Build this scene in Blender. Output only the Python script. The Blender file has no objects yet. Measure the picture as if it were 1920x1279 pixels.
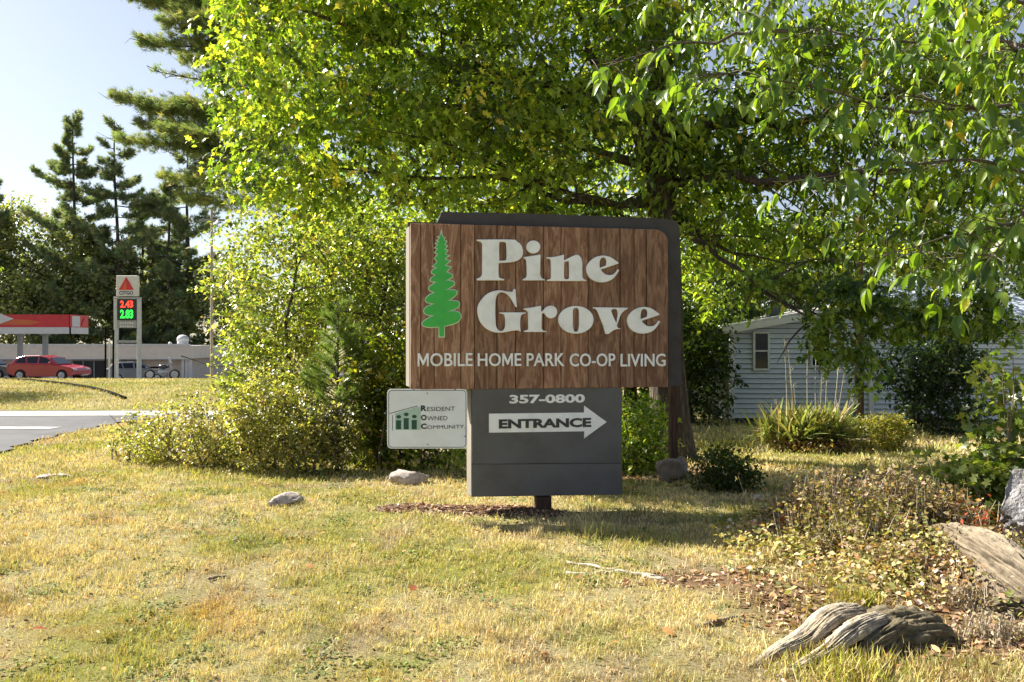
import bpy, bmesh, math, random
import numpy as np
from mathutils import Vector, Matrix

# ------------------------------------------------------------------ camera, sky, sun, exposure
S = bpy.context.scene
COL = S.collection
CAMZ = 1.6
F = 1500.0                       # focal length in photo pixels (photo 1920 wide)
cam_d = bpy.data.cameras.new('camera'); cam = bpy.data.objects.new('camera', cam_d)
COL.objects.link(cam)
cam.location = (0, 0, CAMZ); cam.rotation_euler = (math.radians(90), 0, 0)
cam_d.sensor_width = 36; cam_d.lens = F / 1920 * 36; cam_d.clip_end = 3000; cam_d.clip_start = .05
S.camera = cam

SUN_EL = 41.0
SUN_AZ = 63.0                    # degrees from +Y towards -X
sd = Vector((-math.sin(math.radians(SUN_AZ)) * math.cos(math.radians(SUN_EL)),
             math.cos(math.radians(SUN_AZ)) * math.cos(math.radians(SUN_EL)),
             math.sin(math.radians(SUN_EL))))
w = bpy.data.worlds.new('World'); S.world = w; w.use_nodes = True
nt = w.node_tree; nt.nodes.clear()
sky = nt.nodes.new('ShaderNodeTexSky'); sky.sky_type = 'NISHITA'; sky.sun_disc = False
sky.sun_elevation = math.radians(SUN_EL); sky.sun_rotation = math.radians(-SUN_AZ)
sky.air_density = 1.0; sky.dust_density = 1.0; sky.ozone_density = 2.5
bg = nt.nodes.new('ShaderNodeBackground'); bg.inputs['Strength'].default_value = 0.086
wo = nt.nodes.new('ShaderNodeOutputWorld')
hsv = nt.nodes.new('ShaderNodeHueSaturation'); hsv.inputs['Saturation'].default_value = .66; hsv.inputs['Hue'].default_value = .505; hsv.inputs['Value'].default_value = .57
nt.links.new(sky.outputs[0], hsv.inputs['Color']); nt.links.new(hsv.outputs[0], bg.inputs[0]); nt.links.new(bg.outputs[0], wo.inputs[0])
sl = bpy.data.lights.new('sun', 'SUN'); sl.energy = 4.6; sl.angle = math.radians(0.5); sl.color = (1.0, .93, .80)
so = bpy.data.objects.new('sun', sl); COL.objects.link(so)
so.rotation_euler = sd.to_track_quat('Z', 'Y').to_euler(); so.location = (-20, 10, 30)
S.view_settings.view_transform = 'Standard'; S.view_settings.look = 'None'
S.view_settings.exposure = 1.68; S.view_settings.gamma = 1.0; S.view_settings.use_curve_mapping = False
S.cycles.max_bounces = 7; S.cycles.transparent_max_bounces = 8; S.cycles.diffuse_bounces = 4
S.cycles.glossy_bounces = 2; S.cycles.transmission_bounces = 4

rng = np.random.default_rng(11)

# ------------------------------------------------------------------ helpers
def tag(o, label=None, cat=None, group=None, kind=None):
    if label: o['label'] = label
    if cat: o['category'] = cat
    if group: o['group'] = group
    if kind: o['kind'] = kind
    return o

def empty(name, loc=(0, 0, 0), rz=0, label=None, cat=None, group=None):
    o = bpy.data.objects.new(name, None); COL.objects.link(o)
    o.location = loc; o.rotation_euler = (0, 0, rz); o.empty_display_size = .2
    return tag(o, label, cat, group)

def link(name, me, m=None, parent=None):
    o = bpy.data.objects.new(name, me); COL.objects.link(o)
    if m is not None and not me.materials: me.materials.append(m)
    if parent is not None: o.parent = parent
    return o

def mesh_from(name, V, Fc, col=None, smooth=False):
    """V (n,3); Fc list of lists or (m,k) array."""
    me = bpy.data.meshes.new(name)
    V = np.asarray(V, dtype=np.float32)
    if isinstance(Fc, np.ndarray):
        m, k = Fc.shape
        me.vertices.add(len(V)); me.vertices.foreach_set('co', V.ravel())
        me.loops.add(m * k); me.loops.foreach_set('vertex_index', Fc.astype(np.int32).ravel())
        me.polygons.add(m); me.polygons.foreach_set('loop_start', np.arange(0, m * k, k, dtype=np.int32))
        if smooth: me.polygons.foreach_set('use_smooth', np.ones(m, dtype=bool))
        me.update(calc_edges=True)
    else:
        me.from_pydata([tuple(map(float, v)) for v in V], [], [tuple(map(int, f)) for f in Fc])
        if smooth: me.polygons.foreach_set('use_smooth', np.ones(len(me.polygons), dtype=bool))
        me.update()
    if col is not None:
        a = me.color_attributes.new('Col', 'FLOAT_COLOR', 'POINT')
        c = np.ones((len(V), 4), dtype=np.float32); c[:, :3] = col
        a.data.foreach_set('color', c.ravel())
    return me

class MB:
    def __init__(s): s.v = []; s.f = []
    def add(s, V, Fc):
        b = len(s.v); s.v += [tuple(map(float, p)) for p in V]; s.f += [tuple(b + i for i in f) for f in Fc]; return s
    def box(s, x0, x1, y0, y1, z0, z1):
        V = [(x, y, z) for z in (z0, z1) for y in (y0, y1) for x in (x0, x1)]
        return s.add(V, [(0, 2, 3, 1), (4, 5, 7, 6), (0, 1, 5, 4), (2, 6, 7, 3), (0, 4, 6, 2), (1, 3, 7, 5)])
    def prism(s, pts, axis, a, b):
        """closed polygon pts (2D) extruded along axis ('x','y','z') from a to b"""
        n = len(pts)
        def P(p, t):
            return {'x': (t, p[0], p[1]), 'y': (p[0], t, p[1]), 'z': (p[0], p[1], t)}[axis]
        V = [P(p, a) for p in pts] + [P(p, b) for p in pts]
        Fs = [tuple(range(n)), tuple(range(2 * n - 1, n - 1, -1))]
        Fs += [(i, i + n, (i + 1) % n + n, (i + 1) % n) for i in range(n)]
        return s.add(V, Fs)
    def tube(s, path, rad, n=8, cap=True):
        V, Fs = tube_geo(path, rad, n, cap); return s.add(V, Fs)
    def cyl(s, c, r, h, n=16, axis='z'):
        c = Vector(c); d = {'x': Vector((h, 0, 0)), 'y': Vector((0, h, 0)), 'z': Vector((0, 0, h))}[axis]
        return s.tube([c, c + d], [r, r], n)
    def ell(s, c, r, nu=12, nv=8):
        V = [(c[0], c[1], c[2] - r[2])]; Fs = []
        for j in range(1, nv):
            ph = -math.pi / 2 + math.pi * j / nv
            for i in range(nu):
                t = 2 * math.pi * i / nu
                V.append((c[0] + r[0] * math.cos(ph) * math.cos(t), c[1] + r[1] * math.cos(ph) * math.sin(t), c[2] + r[2] * math.sin(ph)))
        V.append((c[0], c[1], c[2] + r[2])); e = len(V) - 1
        for i in range(nu):
            k = (i + 1) % nu
            Fs.append((0, 1 + k, 1 + i)); Fs.append((e, e - nu + i, e - nu + k))
            for j in range(nv - 2):
                a = 1 + j * nu
                Fs.append((a + i, a + k, a + nu + k, a + nu + i))
        return s.add(V, Fs)
    def build(s, name, m, parent=None, smooth=False, bevel=0, seg=1):
        me = mesh_from(name, s.v, s.f, smooth=smooth)
        if bevel:
            bm = bmesh.new(); bm.from_mesh(me); bmesh.ops.remove_doubles(bm, verts=bm.verts, dist=1e-5)
            es = [e for e in bm.edges if len(e.link_faces) == 2 and e.calc_face_angle(0) > .5]
            bmesh.ops.bevel(bm, geom=es, offset=bevel, segments=seg, affect='EDGES', profile=.5)
            bmesh.ops.recalc_face_normals(bm, faces=bm.faces); bm.to_mesh(me); bm.free()
        return link(name, me, m, parent)

def tube_geo(path, rad, n=8, cap=True):
    P = [Vector(p) for p in path]; V = []; Fs = []
    up = Vector((0, 0, 1))
    prev = None
    for i, p in enumerate(P):
        t = (P[min(i + 1, len(P) - 1)] - P[max(i - 1, 0)]).normalized()
        if prev is None:
            a = t.cross(up)
            if a.length < .1: a = t.cross(Vector((1, 0, 0)))
            a.normalize()
        else:
            a = prev - t * prev.dot(t)
            a = a.normalized() if a.length > 1e-6 else t.orthogonal().normalized()
        prev = a; b = t.cross(a)
        for k in range(n):
            g = 2 * math.pi * k / n
            V.append(p + (a * math.cos(g) + b * math.sin(g)) * rad[i])
    for i in range(len(P) - 1):
        for k in range(n):
            Fs.append((i * n + k, i * n + (k + 1) % n, (i + 1) * n + (k + 1) % n, (i + 1) * n + k))
    if cap:
        Fs.append(tuple(range(n - 1, -1, -1))); Fs.append(tuple((len(P) - 1) * n + k for k in range(n)))
    return V, Fs

def hash2(ix, iy, seed):
    h = (ix.astype(np.int64) * 374761393 + iy.astype(np.int64) * 668265263 + seed * 1442695041) & 0xffffffff
    h = ((h ^ (h >> 13)) * 1274126177) & 0xffffffff
    return ((h ^ (h >> 16)) & 0xffff) / 65535.0

def vnoise(x, y, sc, seed=0):
    x = np.asarray(x, float) / sc; y = np.asarray(y, float) / sc
    ix = np.floor(x); iy = np.floor(y); fx = x - ix; fy = y - iy
    fx = fx * fx * (3 - 2 * fx); fy = fy * fy * (3 - 2 * fy)
    a = hash2(ix, iy, seed); b = hash2(ix + 1, iy, seed); c = hash2(ix, iy + 1, seed); d = hash2(ix + 1, iy + 1, seed)
    return (a * (1 - fx) + b * fx) * (1 - fy) + (c * (1 - fx) + d * fx) * fy

def fnoise(x, y, sc, seed=0):
    return (vnoise(x, y, sc, seed) + .5 * vnoise(x, y, sc * .47, seed + 1) + .25 * vnoise(x, y, sc * .21, seed + 2)) / 1.75

def sstep(a, b, x):
    t = np.clip((x - a) / (b - a), 0, 1); return t * t * (3 - 2 * t)

GY = [-30, 7.5, 13, 20, 24, 33, 40, 46, 52, 66, 80, 100, 3000]
GZ = [0, 0, -.28, -.5, -.56, -.40, -.32, -.76, -.85, -1.8, -2.4, -2.6, -2.6]
def gz(x, y):
    x = np.asarray(x, float); y = np.asarray(y, float)
    z = np.interp(y, GY, GZ)
    z = z * 0.0 + (np.interp(y - .8, GY, GZ) + 2 * z + np.interp(y + .8, GY, GZ)) / 4
    near = 1 - sstep(11, 14, y)
    z = z + near * (.05 * (fnoise(x, y, 1.7, 5) - .5) + .02 * (vnoise(x, y, .35, 9) - .5))
    bed = np.exp(-(((x - 3.1) / 1.25) ** 2 + ((y - 6.4) / .95) ** 2))
    z = z + .20 * bed
    ridge = np.exp(-((y - 7.62 + .14 * (x + .4)) / .16) ** 2) * sstep(-1.5, -.9, x) * (1 - sstep(.1, .5, x))
    return z + .03 * ridge

def g(x, y): return float(gz(x, y))

def px(x, y, Y):
    """point seen at photo pixel (x, y) at depth Y"""
    return Vector(((x - 960) / F * Y, Y, CAMZ + (639.5 - y) / F * Y))

# ------------------------------------------------------------------ materials
def mat(name):
    m = bpy.data.materials.new(name); m.use_nodes = True
    n = m.node_tree; b = n.nodes['Principled BSDF']
    return m, n, b

def node(n, t, **kw):
    x = n.nodes.new(t)
    for k, v in kw.items():
        if hasattr(x, k): setattr(x, k, v)
        else: x.inputs[k].default_value = v
    return x

def ramp(n, fac, stops):
    r = n.nodes.new('ShaderNodeValToRGB'); cr = r.color_ramp
    while len(cr.elements) > 1: cr.elements.remove(cr.elements[-1])
    cr.elements[0].position = stops[0][0]; cr.elements[0].color = (*stops[0][1], 1)
    for p, c in stops[1:]:
        e = cr.elements.new(p); e.color = (*c, 1)
    n.links.new(fac, r.inputs[0]); return r

def mapped(n, scale, rand=True, coord='Object'):
    tc = n.nodes.new('ShaderNodeTexCoord'); mp = n.nodes.new('ShaderNodeMapping')
    mp.inputs['Scale'].default_value = scale
    n.links.new(tc.outputs[coord], mp.inputs[0])
    if rand:
        oi = n.nodes.new('ShaderNodeObjectInfo'); mu = n.nodes.new('ShaderNodeMath'); mu.operation = 'MULTIPLY'
        mu.inputs[1].default_value = 37.0
        n.links.new(oi.outputs['Random'], mu.inputs[0])
        cb = n.nodes.new('ShaderNodeCombineXYZ')
        for i in range(3): n.links.new(mu.outputs[0], cb.inputs[i])
        n.links.new(cb.outputs[0], mp.inputs['Location'])
    return mp

def bump(n, b, h, strength=.3, dist=.01):
    bp = n.nodes.new('ShaderNodeBump'); bp.inputs['Strength'].default_value = strength; bp.inputs['Distance'].default_value = dist
    n.links.new(h, bp.inputs['Height']); n.links.new(bp.outputs[0], b.inputs['Normal']); return bp

def paint(name, c, rough=.6, var=.12, scale=6, bmp=.1, metallic=0, dirt=None, bd=.004):
    m, n, b = mat(name)
    mp = mapped(n, (scale,) * 3)
    no = node(n, 'ShaderNodeTexNoise', Scale=1.0, Detail=6.0, Roughness=.6); n.links.new(mp.outputs[0], no.inputs[0])
    c = np.array(c); d = np.array(dirt) if dirt is not None else c * (1 - 2 * var)
    r = ramp(n, no.outputs[0], [(.28, tuple(d)), (.52, tuple(c)), (.75, tuple(np.minimum(c * (1 + var), 1)))])
    n.links.new(r.outputs[0], b.inputs['Base Color'])
    b.inputs['Roughness'].default_value = rough; b.inputs['Metallic'].default_value = metallic
    if bmp:
        n2 = node(n, 'ShaderNodeTexNoise', Scale=9.0, Detail=4.0); n.links.new(mp.outputs[0], n2.inputs[0])
        bump(n, b, n2.outputs[0], bmp, bd)
    return m

def leafmat(name, trans=.42, rough=.45, tint=(1.5, 1.5, .45), spec=.35):
    m, n, b = mat(name)
    at = n.nodes.new('ShaderNodeAttribute'); at.attribute_name = 'Col'
    n.links.new(at.outputs['Color'], b.inputs['Base Color'])
    b.inputs['Roughness'].default_value = rough; b.inputs['Specular IOR Level'].default_value = spec
    tr = n.nodes.new('ShaderNodeBsdfTranslucent')
    mx = n.nodes.new('ShaderNodeMix'); mx.data_type = 'RGBA'; mx.blend_type = 'MULTIPLY'; mx.inputs[0].default_value = 1
    n.links.new(at.outputs['Color'], mx.inputs[6]); mx.inputs[7].default_value = (*tint, 1)
    n.links.new(mx.outputs[2], tr.inputs[0])
    ms = n.nodes.new('ShaderNodeMixShader'); ms.inputs[0].default_value = trans
    n.links.new(b.outputs[0], ms.inputs[1]); n.links.new(tr.outputs[0], ms.inputs[2])
    n.links.new(ms.outputs[0], n.nodes['Material Output'].inputs[0])
    return m

def bark_mat(name, c0, c1, sc=9, stretch=.18, bd=.02):
    m, n, b = mat(name)
    mp = mapped(n, (sc, sc, sc * stretch))
    no = node(n, 'ShaderNodeTexNoise', Scale=1.6, Detail=8.0, Roughness=.65, Distortion=.4); n.links.new(mp.outputs[0], no.inputs[0])
    vo = node(n, 'ShaderNodeTexVoronoi', Scale=2.2); vo.feature = 'DISTANCE_TO_EDGE'; n.links.new(mp.outputs[0], vo.inputs[0])
    mu = node(n, 'ShaderNodeMath', operation='MULTIPLY'); n.links.new(no.outputs[0], mu.inputs[0])
    v2 = node(n, 'ShaderNodeMath', operation='POWER'); n.links.new(vo.outputs[0], v2.inputs[0]); v2.inputs[1].default_value = .35
    n.links.new(v2.outputs[0], mu.inputs[1])
    r = ramp(n, mu.outputs[0], [(.12, tuple(np.array(c0) * .5)), (.3, c0), (.5, c1)])
    n.links.new(r.outputs[0], b.inputs['Base Color']); b.inputs['Roughness'].default_value = .9
    bump(n, b, mu.outputs[0], .9, bd)
    return m

def plank_mat(name='plank_wood'):
    m, n, b = mat(name)
    mp = mapped(n, (1, 1, 1))
    st = n.nodes.new('ShaderNodeMapping'); st.inputs['Scale'].default_value = (11, 8, 1.9); n.links.new(mp.outputs[0], st.inputs[0])
    big = node(n, 'ShaderNodeTexNoise', Scale=.7, Detail=2.0); n.links.new(st.outputs[0], big.inputs[0])
    wv = node(n, 'ShaderNodeTexNoise', Scale=1.0, Detail=4.0, Roughness=.6, Distortion=.6); n.links.new(st.outputs[0], wv.inputs[0])
    # cathedral grain: bands of the stretched noise
    ml = node(n, 'ShaderNodeMath', operation='MULTIPLY'); ml.inputs[1].default_value = 30.0; n.links.new(wv.outputs[0], ml.inputs[0])
    sn = node(n, 'ShaderNodeMath', operation='SINE'); n.links.new(ml.outputs[0], sn.inputs[0])
    mr = node(n, 'ShaderNodeMapRange'); mr.inputs[1].default_value = -1; mr.inputs[2].default_value = 1; n.links.new(sn.outputs[0], mr.inputs[0])
    fine = node(n, 'ShaderNodeTexNoise', Scale=1.0, Detail=6.0, Roughness=.7)
    s2 = n.nodes.new('ShaderNodeMapping'); s2.inputs['Scale'].default_value = (140, 60, 9); n.links.new(mp.outputs[0], s2.inputs[0]); n.links.new(s2.outputs[0], fine.inputs[0])
    ad = node(n, 'ShaderNodeMath', operation='MULTIPLY_ADD'); n.links.new(fine.outputs[0], ad.inputs[0]); ad.inputs[1].default_value = .55
    m6 = node(n, 'ShaderNodeMath', operation='MULTIPLY'); n.links.new(mr.outputs[0], m6.inputs[0]); m6.inputs[1].default_value = .42
    n.links.new(m6.outputs[0], ad.inputs[2])
    r = ramp(n, ad.outputs[0], [(.12, (.085, .037, .02)), (.34, (.20, .100, .056)), (.64, (.275, .152, .093)), (.86, (.48, .32, .22))])
    # per-plank tone
    oi = n.nodes.new('ShaderNodeObjectInfo')
    tone = node(n, 'ShaderNodeMapRange'); tone.inputs[3].default_value = .80; tone.inputs[4].default_value = 1.30; n.links.new(oi.outputs['Random'], tone.inputs[0])
    sc = node(n, 'ShaderNodeVectorMath', operation='SCALE'); n.links.new(r.outputs[0], sc.inputs[0]); n.links.new(tone.outputs[0], sc.inputs['Scale'])
    n.links.new(sc.outputs[0], b.inputs['Base Color']); b.inputs['Roughness'].default_value = .75
    bump(n, b, ad.outputs[0], .55, .006)
    return m

# ------------------------------------------------------------------ leaf scatter
T_RHOMB = (np.array([(0, 0, 0), (.45, .30, .07), (1, 0, -.08), (.45, -.30, .07)]), np.array([(0, 1, 2), (0, 2, 3)]))
T_OVAL = (np.array([(0, 0, 0), (.28, .24, .05), (.66, .22, .03), (1, 0, -.12), (.66, -.22, .03), (.28, -.24, .05)]),
          np.array([(0, 1, 2), (0, 2, 3), (0, 3, 4), (0, 4, 5)]))
_L = [(0, 0, 0), (.2, .10, .02), (.25, .34, .05), (.45, .16, .02), (.62, .36, .02), (.70, .13, 0), (1, 0, -.12), (.70, -.13, 0), (.62, -.36, .02), (.45, -.16, .02), (.25, -.34, .05), (.2, -.10, .02)]
T_LOBE = (np.array(_L), np.array([(0, 1, 11), (1, 2, 3), (1, 3, 11), (11, 3, 9), (9, 10, 11), (3, 4, 5), (3, 5, 9), (9, 5, 7), (7, 8, 9), (5, 6, 7)]))
T_OAK = (np.array(_L) * np.array((1, .78, 1.3)), T_LOBE[1])
T_NARROW = (T_OVAL[0] * np.array((1, .75, 1.6)), T_OVAL[1])
T_NEEDLE = (np.array([(0, -.012, 0), (0, .012, 0), (1, 0, -.05)]), np.array([(0, 1, 2)]))

def frames(n, droop=.3, flat=.6, outward=None, r=rng):
    """leaf axis X and normal Z per leaf"""
    a = r.uniform(0, 2 * np.pi, n)
    x = np.stack([np.cos(a), np.sin(a), r.normal(-droop, .45, n)], 1)
    if outward is not None: x = x * .8 + outward * .9
    x /= np.linalg.norm(x, axis=1, keepdims=True) + 1e-9
    z = np.stack([r.normal(0, 1 - flat * .5, n), r.normal(0, 1 - flat * .5, n), np.abs(r.normal(flat, .5, n)) + .05], 1)
    y = np.cross(z, x); y /= np.linalg.norm(y, axis=1, keepdims=True) + 1e-9
    z = np.cross(x, y)
    return x, y, z

def leaves_geo(P, size, tmpl, col, droop=.3, flat=.6, outward=None, r=rng, wid=1.0, fr=None):
    T, Fc = tmpl; n = len(P); k = len(T)
    x, y, z = fr if fr is not None else frames(n, droop, flat, outward, r)
    s = np.broadcast_to(np.asarray(size, float), (n,))[:, None, None]
    V = P[:, None, :] + s * (T[None, :, 0, None] * x[:, None, :] + wid * T[None, :, 1, None] * y[:, None, :] + T[None, :, 2, None] * z[:, None, :])
    Ff = (Fc[None] + (np.arange(n) * k)[:, None, None]).reshape(-1, Fc.shape[1])
    C = np.repeat(np.asarray(col), k, axis=0)
    return V.reshape(-1, 3), Ff, C

def join_geo(parts):
    V = []; Fa = []; C = []; b = 0
    for v, f, c in parts:
        V.append(v); Fa.append(f + b); C.append(c); b += len(v)
    return np.concatenate(V), np.concatenate(Fa), np.concatenate(C)

def palette(n, cols, wts, jit=.18, r=rng, pos=None, psc=None):
    """leaf colours: a mix of palette entries, patchy when pos is given"""
    cols = np.array(cols, float); wts = np.array(wts, float); wts /= wts.sum()
    u = r.random(n)
    if pos is not None:
        q = vnoise(pos[:, 0] + 31 * np.round(pos[:, 1]), pos[:, 2], psc or .8, 3)
        u = np.clip(.55 * u + .75 * (q - .5) + .22, 0, .9999)
    idx = np.searchsorted(np.cumsum(wts), u); idx = np.clip(idx, 0, len(cols) - 1)
    c = cols[idx] * (1 + r.normal(0, jit, (n, 1))) * (1 + r.normal(0, .06, (n, 3)))
    return np.clip(c, .004, .9)

def vol_points(ells, n, r=rng, shell=.55, noise_sc=.9, cut=.38, seed=0):
    """cluster centres in a union of ellipsoids, with noisy gaps"""
    vols = np.array([e[1][0] * e[1][1] * e[1][2] * (e[2] if len(e) > 2 else 1) for e in ells]); vols /= vols.sum()
    out = []; tot = 0
    while tot < n:
        m = int(n * 1.6) + 50
        k = r.choice(len(ells), m, p=vols)
        d = r.normal(0, 1, (m, 3)); d /= np.linalg.norm(d, axis=1, keepdims=True)
        rad = r.random(m) ** (1 / 3.) ; rad = shell * (rad ** .5) + (1 - shell) * rad
        wob = 1 + .22 * (vnoise(d[:, 0] * 3 + k * 7, d[:, 2] * 3 + d[:, 1] * 2, 1.0, seed) - .5) * 2
        c = np.array([e[0] for e in ells])[k]; rr = np.array([e[1] for e in ells])[k]
        p = c + d * rr * (rad * wob)[:, None]
        q = (vnoise(p[:, 0] + 5 * p[:, 1], p[:, 2], noise_sc, seed + 3) + vnoise(p[:, 0] - 3 * p[:, 1], p[:, 2] + 9, noise_sc * .5, seed + 4)) / 2
        p = p[q > cut]; out.append(p); tot += len(p)
    return np.concatenate(out)[:n]

def cluster_leaves(C, per, spread, r=rng, flat=1.0):
    P = np.repeat(C, per, axis=0)
    d = r.normal(0, 1, P.shape); d[:, 2] *= flat
    return P + d * (spread * r.random((len(P), 1)) ** .5 * .8)

def sprays(C, per, spread, r):
    """leaves set along short drooping twigs, one twig per centre: positions and leaf directions"""
    n = len(C); a = r.uniform(0, 2 * np.pi, n)
    d = np.stack([np.cos(a), np.sin(a), r.normal(-.25, .4, n)], 1); d /= np.linalg.norm(d, axis=1, keepdims=True)
    D = np.repeat(d, per, axis=0); P = np.repeat(C, per, axis=0); m = len(P)
    t = r.uniform(-.75, 1, m); lat = r.normal(0, 1, (m, 3)) * np.array((1, 1, .45)) * (.30 * (1.2 - np.abs(t)))[:, None]
    P = P + (D * t[:, None] + lat) * spread * 1.25; P[:, 2] -= spread * .35 * np.maximum(t, 0) ** 2
    side = np.cross(D, np.array((0, 0, 1.))) * r.choice((-1, 1), m)[:, None]
    X = D * .65 + side * .75 + r.normal(0, .38, (m, 3)); X[:, 2] -= .25
    return P, X

def foliage(name, ells, ncl, per, spread, size, cols, wts, m, parent, tmpl=T_RHOMB, cut=.38, seed=1, droop=.3, flat=.6, jit=.2,
            kind='stuff', zmin=None, noise_sc=.9, psc=.8, shell=.55, flatc=1.0):
    r = np.random.default_rng(seed)
    C = vol_points(ells, ncl, r, shell=shell, cut=cut, seed=seed, noise_sc=noise_sc)
    P, X = sprays(C, per, spread, r)
    cc = palette(len(C), cols, wts, .12, r, C, psc); cc = np.repeat(cc, per, axis=0)
    k = P[:, 2] > gz(P[:, 0], P[:, 1]) + (.03 if zmin is None else zmin)
    P, X, cc = P[k], X[k], cc[k]; n = len(P); X[:, 2] -= droop * .6; X /= np.linalg.norm(X, axis=1, keepdims=True)
    own = palette(n, cols, wts, jit, r); mixk = (r.random(n) < .35)[:, None]
    col = np.where(mixk, own, cc * (1 + r.normal(0, jit, (n, 1)))); col = np.clip(col, .004, .9)
    Zv = np.stack([r.normal(0, .55, n), r.normal(0, .55, n), np.abs(r.normal(flat + .3, .4, n)) + .1], 1)
    Y = np.cross(Zv, X); Y /= np.linalg.norm(Y, axis=1, keepdims=True) + 1e-9; Zv = np.cross(X, Y)
    V, Fc, Cc = leaves_geo(P, size * r.uniform(.5, 1.35, n), tmpl, col, fr=(X, Y, Zv))
    if parent is not None: V = V - np.array(parent.location)
    me = mesh_from(name, V, Fc, Cc)
    o = link(name, me, m, parent); o['kind'] = kind
    return o, C

# parts of things are given in world coordinates: their parent Empty only offsets (rotation 0)
def wbuild(mb, name, m, parent, smooth=False, bevel=0):
    L = parent.location
    mb.v = [(a - L.x, b - L.y, c - L.z) for a, b, c in mb.v]
    return mb.build(name, m, parent, smooth, bevel)

# ================================================================== THE SETTING
def zone_masks(x, y):
    """litter (bare, leaf-strewn) mask 0..1 and green/straw/orange patch noises"""
    x = np.asarray(x, float); y = np.asarray(y, float)
    nz = fnoise(x, y, .8, 21)
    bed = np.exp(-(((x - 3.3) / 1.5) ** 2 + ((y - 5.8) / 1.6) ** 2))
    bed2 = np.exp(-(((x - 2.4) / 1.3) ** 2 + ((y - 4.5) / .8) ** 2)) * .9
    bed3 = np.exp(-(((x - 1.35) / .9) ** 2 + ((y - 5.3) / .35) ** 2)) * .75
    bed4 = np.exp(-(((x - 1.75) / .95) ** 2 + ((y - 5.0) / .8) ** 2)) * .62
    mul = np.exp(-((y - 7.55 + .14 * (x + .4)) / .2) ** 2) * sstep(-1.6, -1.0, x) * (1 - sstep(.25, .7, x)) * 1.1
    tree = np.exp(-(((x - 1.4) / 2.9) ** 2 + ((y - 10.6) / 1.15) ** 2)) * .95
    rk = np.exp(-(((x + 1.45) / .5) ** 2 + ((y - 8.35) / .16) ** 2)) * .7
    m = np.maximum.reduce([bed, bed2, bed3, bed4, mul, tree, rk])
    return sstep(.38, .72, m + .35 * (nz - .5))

def lawn_color(x, y):
    a = fnoise(x, y, 1.1, 31); b = fnoise(x + 40, y, .55, 32); c = fnoise(x, y + 70, .9, 33)
    straw = np.array((.64, .56, .30)); green = np.array((.43, .43, .12)); deep = np.array((.20, .23, .05)); org = np.array((.56, .29, .10)); gry = np.array((.50, .40, .27))
    col = straw[None] * np.ones((len(a), 1))
    t = sstep(.40, .66, a)[:, None]; col = col * (1 - t) + green * t
    t = (sstep(.55, .78, b) * .75)[:, None]; col = col * (1 - t) + gry * t
    c = .55 * c + .45 * fnoise(x + 9, y, .22, 36)
    t = (sstep(.56, .78, c) * .45)[:, None]; col = col * (1 - t) + org * t
    t = (sstep(.62, .8, fnoise(x, y, .35, 35)) * .5)[:, None]; col = col * (1 - t) + deep * t
    return col

def axis_vals(segs):
    v = []
    for a, b, n in segs: v += list(np.linspace(a, b, n, endpoint=False))
    v.append(segs[-1][1]); return np.array(v)

gx = axis_vals([(-900, -60, 14), (-60, -16, 30), (-16, -6, 40), (-6, 6.5, 170), (6.5, 16, 40), (16, 60, 26), (60, 900, 14)])
gy = axis_vals([(-30, 3, 12), (3, 12.5, 150), (12.5, 26, 80), (26, 90, 120), (90, 1500, 20)])
XX, YY = np.meshgrid(gx, gy); xf = XX.ravel(); yf = YY.ravel()
zf = gz(xf, yf); nx = len(gx); ny = len(gy)
ii = (np.arange(ny - 1)[:, None] * nx + np.arange(nx - 1)[None]).ravel()
gf = np.stack([ii, ii + 1, ii + nx + 1, ii + nx], 1)
gc = lawn_color(xf, yf) * .48
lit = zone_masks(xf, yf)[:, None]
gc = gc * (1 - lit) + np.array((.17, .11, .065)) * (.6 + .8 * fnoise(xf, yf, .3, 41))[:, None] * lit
asph = (sstep(45.6, 46.4, yf) * (1 - sstep(96, 100, yf)) * (1 - sstep(-6, -4, xf)))[:, None]
gc = gc * (1 - asph) + np.array((.12, .12, .125)) * asph
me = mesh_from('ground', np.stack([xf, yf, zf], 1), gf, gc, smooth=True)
mg, n_, b_ = mat('ground_soil')
at = n_.nodes.new('ShaderNodeAttribute'); at.attribute_name = 'Col'
mp = mapped(n_, (1, 1, 1), rand=False)
no = node(n_, 'ShaderNodeTexNoise', Scale=55.0, Detail=8.0, Roughness=.75); n_.links.new(mp.outputs[0], no.inputs[0])
r_ = ramp(n_, no.outputs[0], [(.3, (.45, .42, .40)), (.5, (.95, .95, .92)), (.7, (1.5, 1.45, 1.3))])
mx = n_.nodes.new('ShaderNodeMix'); mx.data_type = 'RGBA'; mx.blend_type = 'MULTIPLY'; mx.inputs[0].default_value = 1
n_.links.new(at.outputs[0], mx.inputs[6]); n_.links.new(r_.outputs[0], mx.inputs[7]); n_.links.new(mx.outputs[2], b_.inputs['Base Color'])
b_.inputs['Roughness'].default_value = .95; b_.inputs['Specular IOR Level'].default_value = .1
bump(n_, b_, no.outputs[0], .8, .03)
ground = link('ground', me, mg); tag(ground, 'dry lawn rising gently towards the sign and falling to the road', kind='structure')

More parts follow.
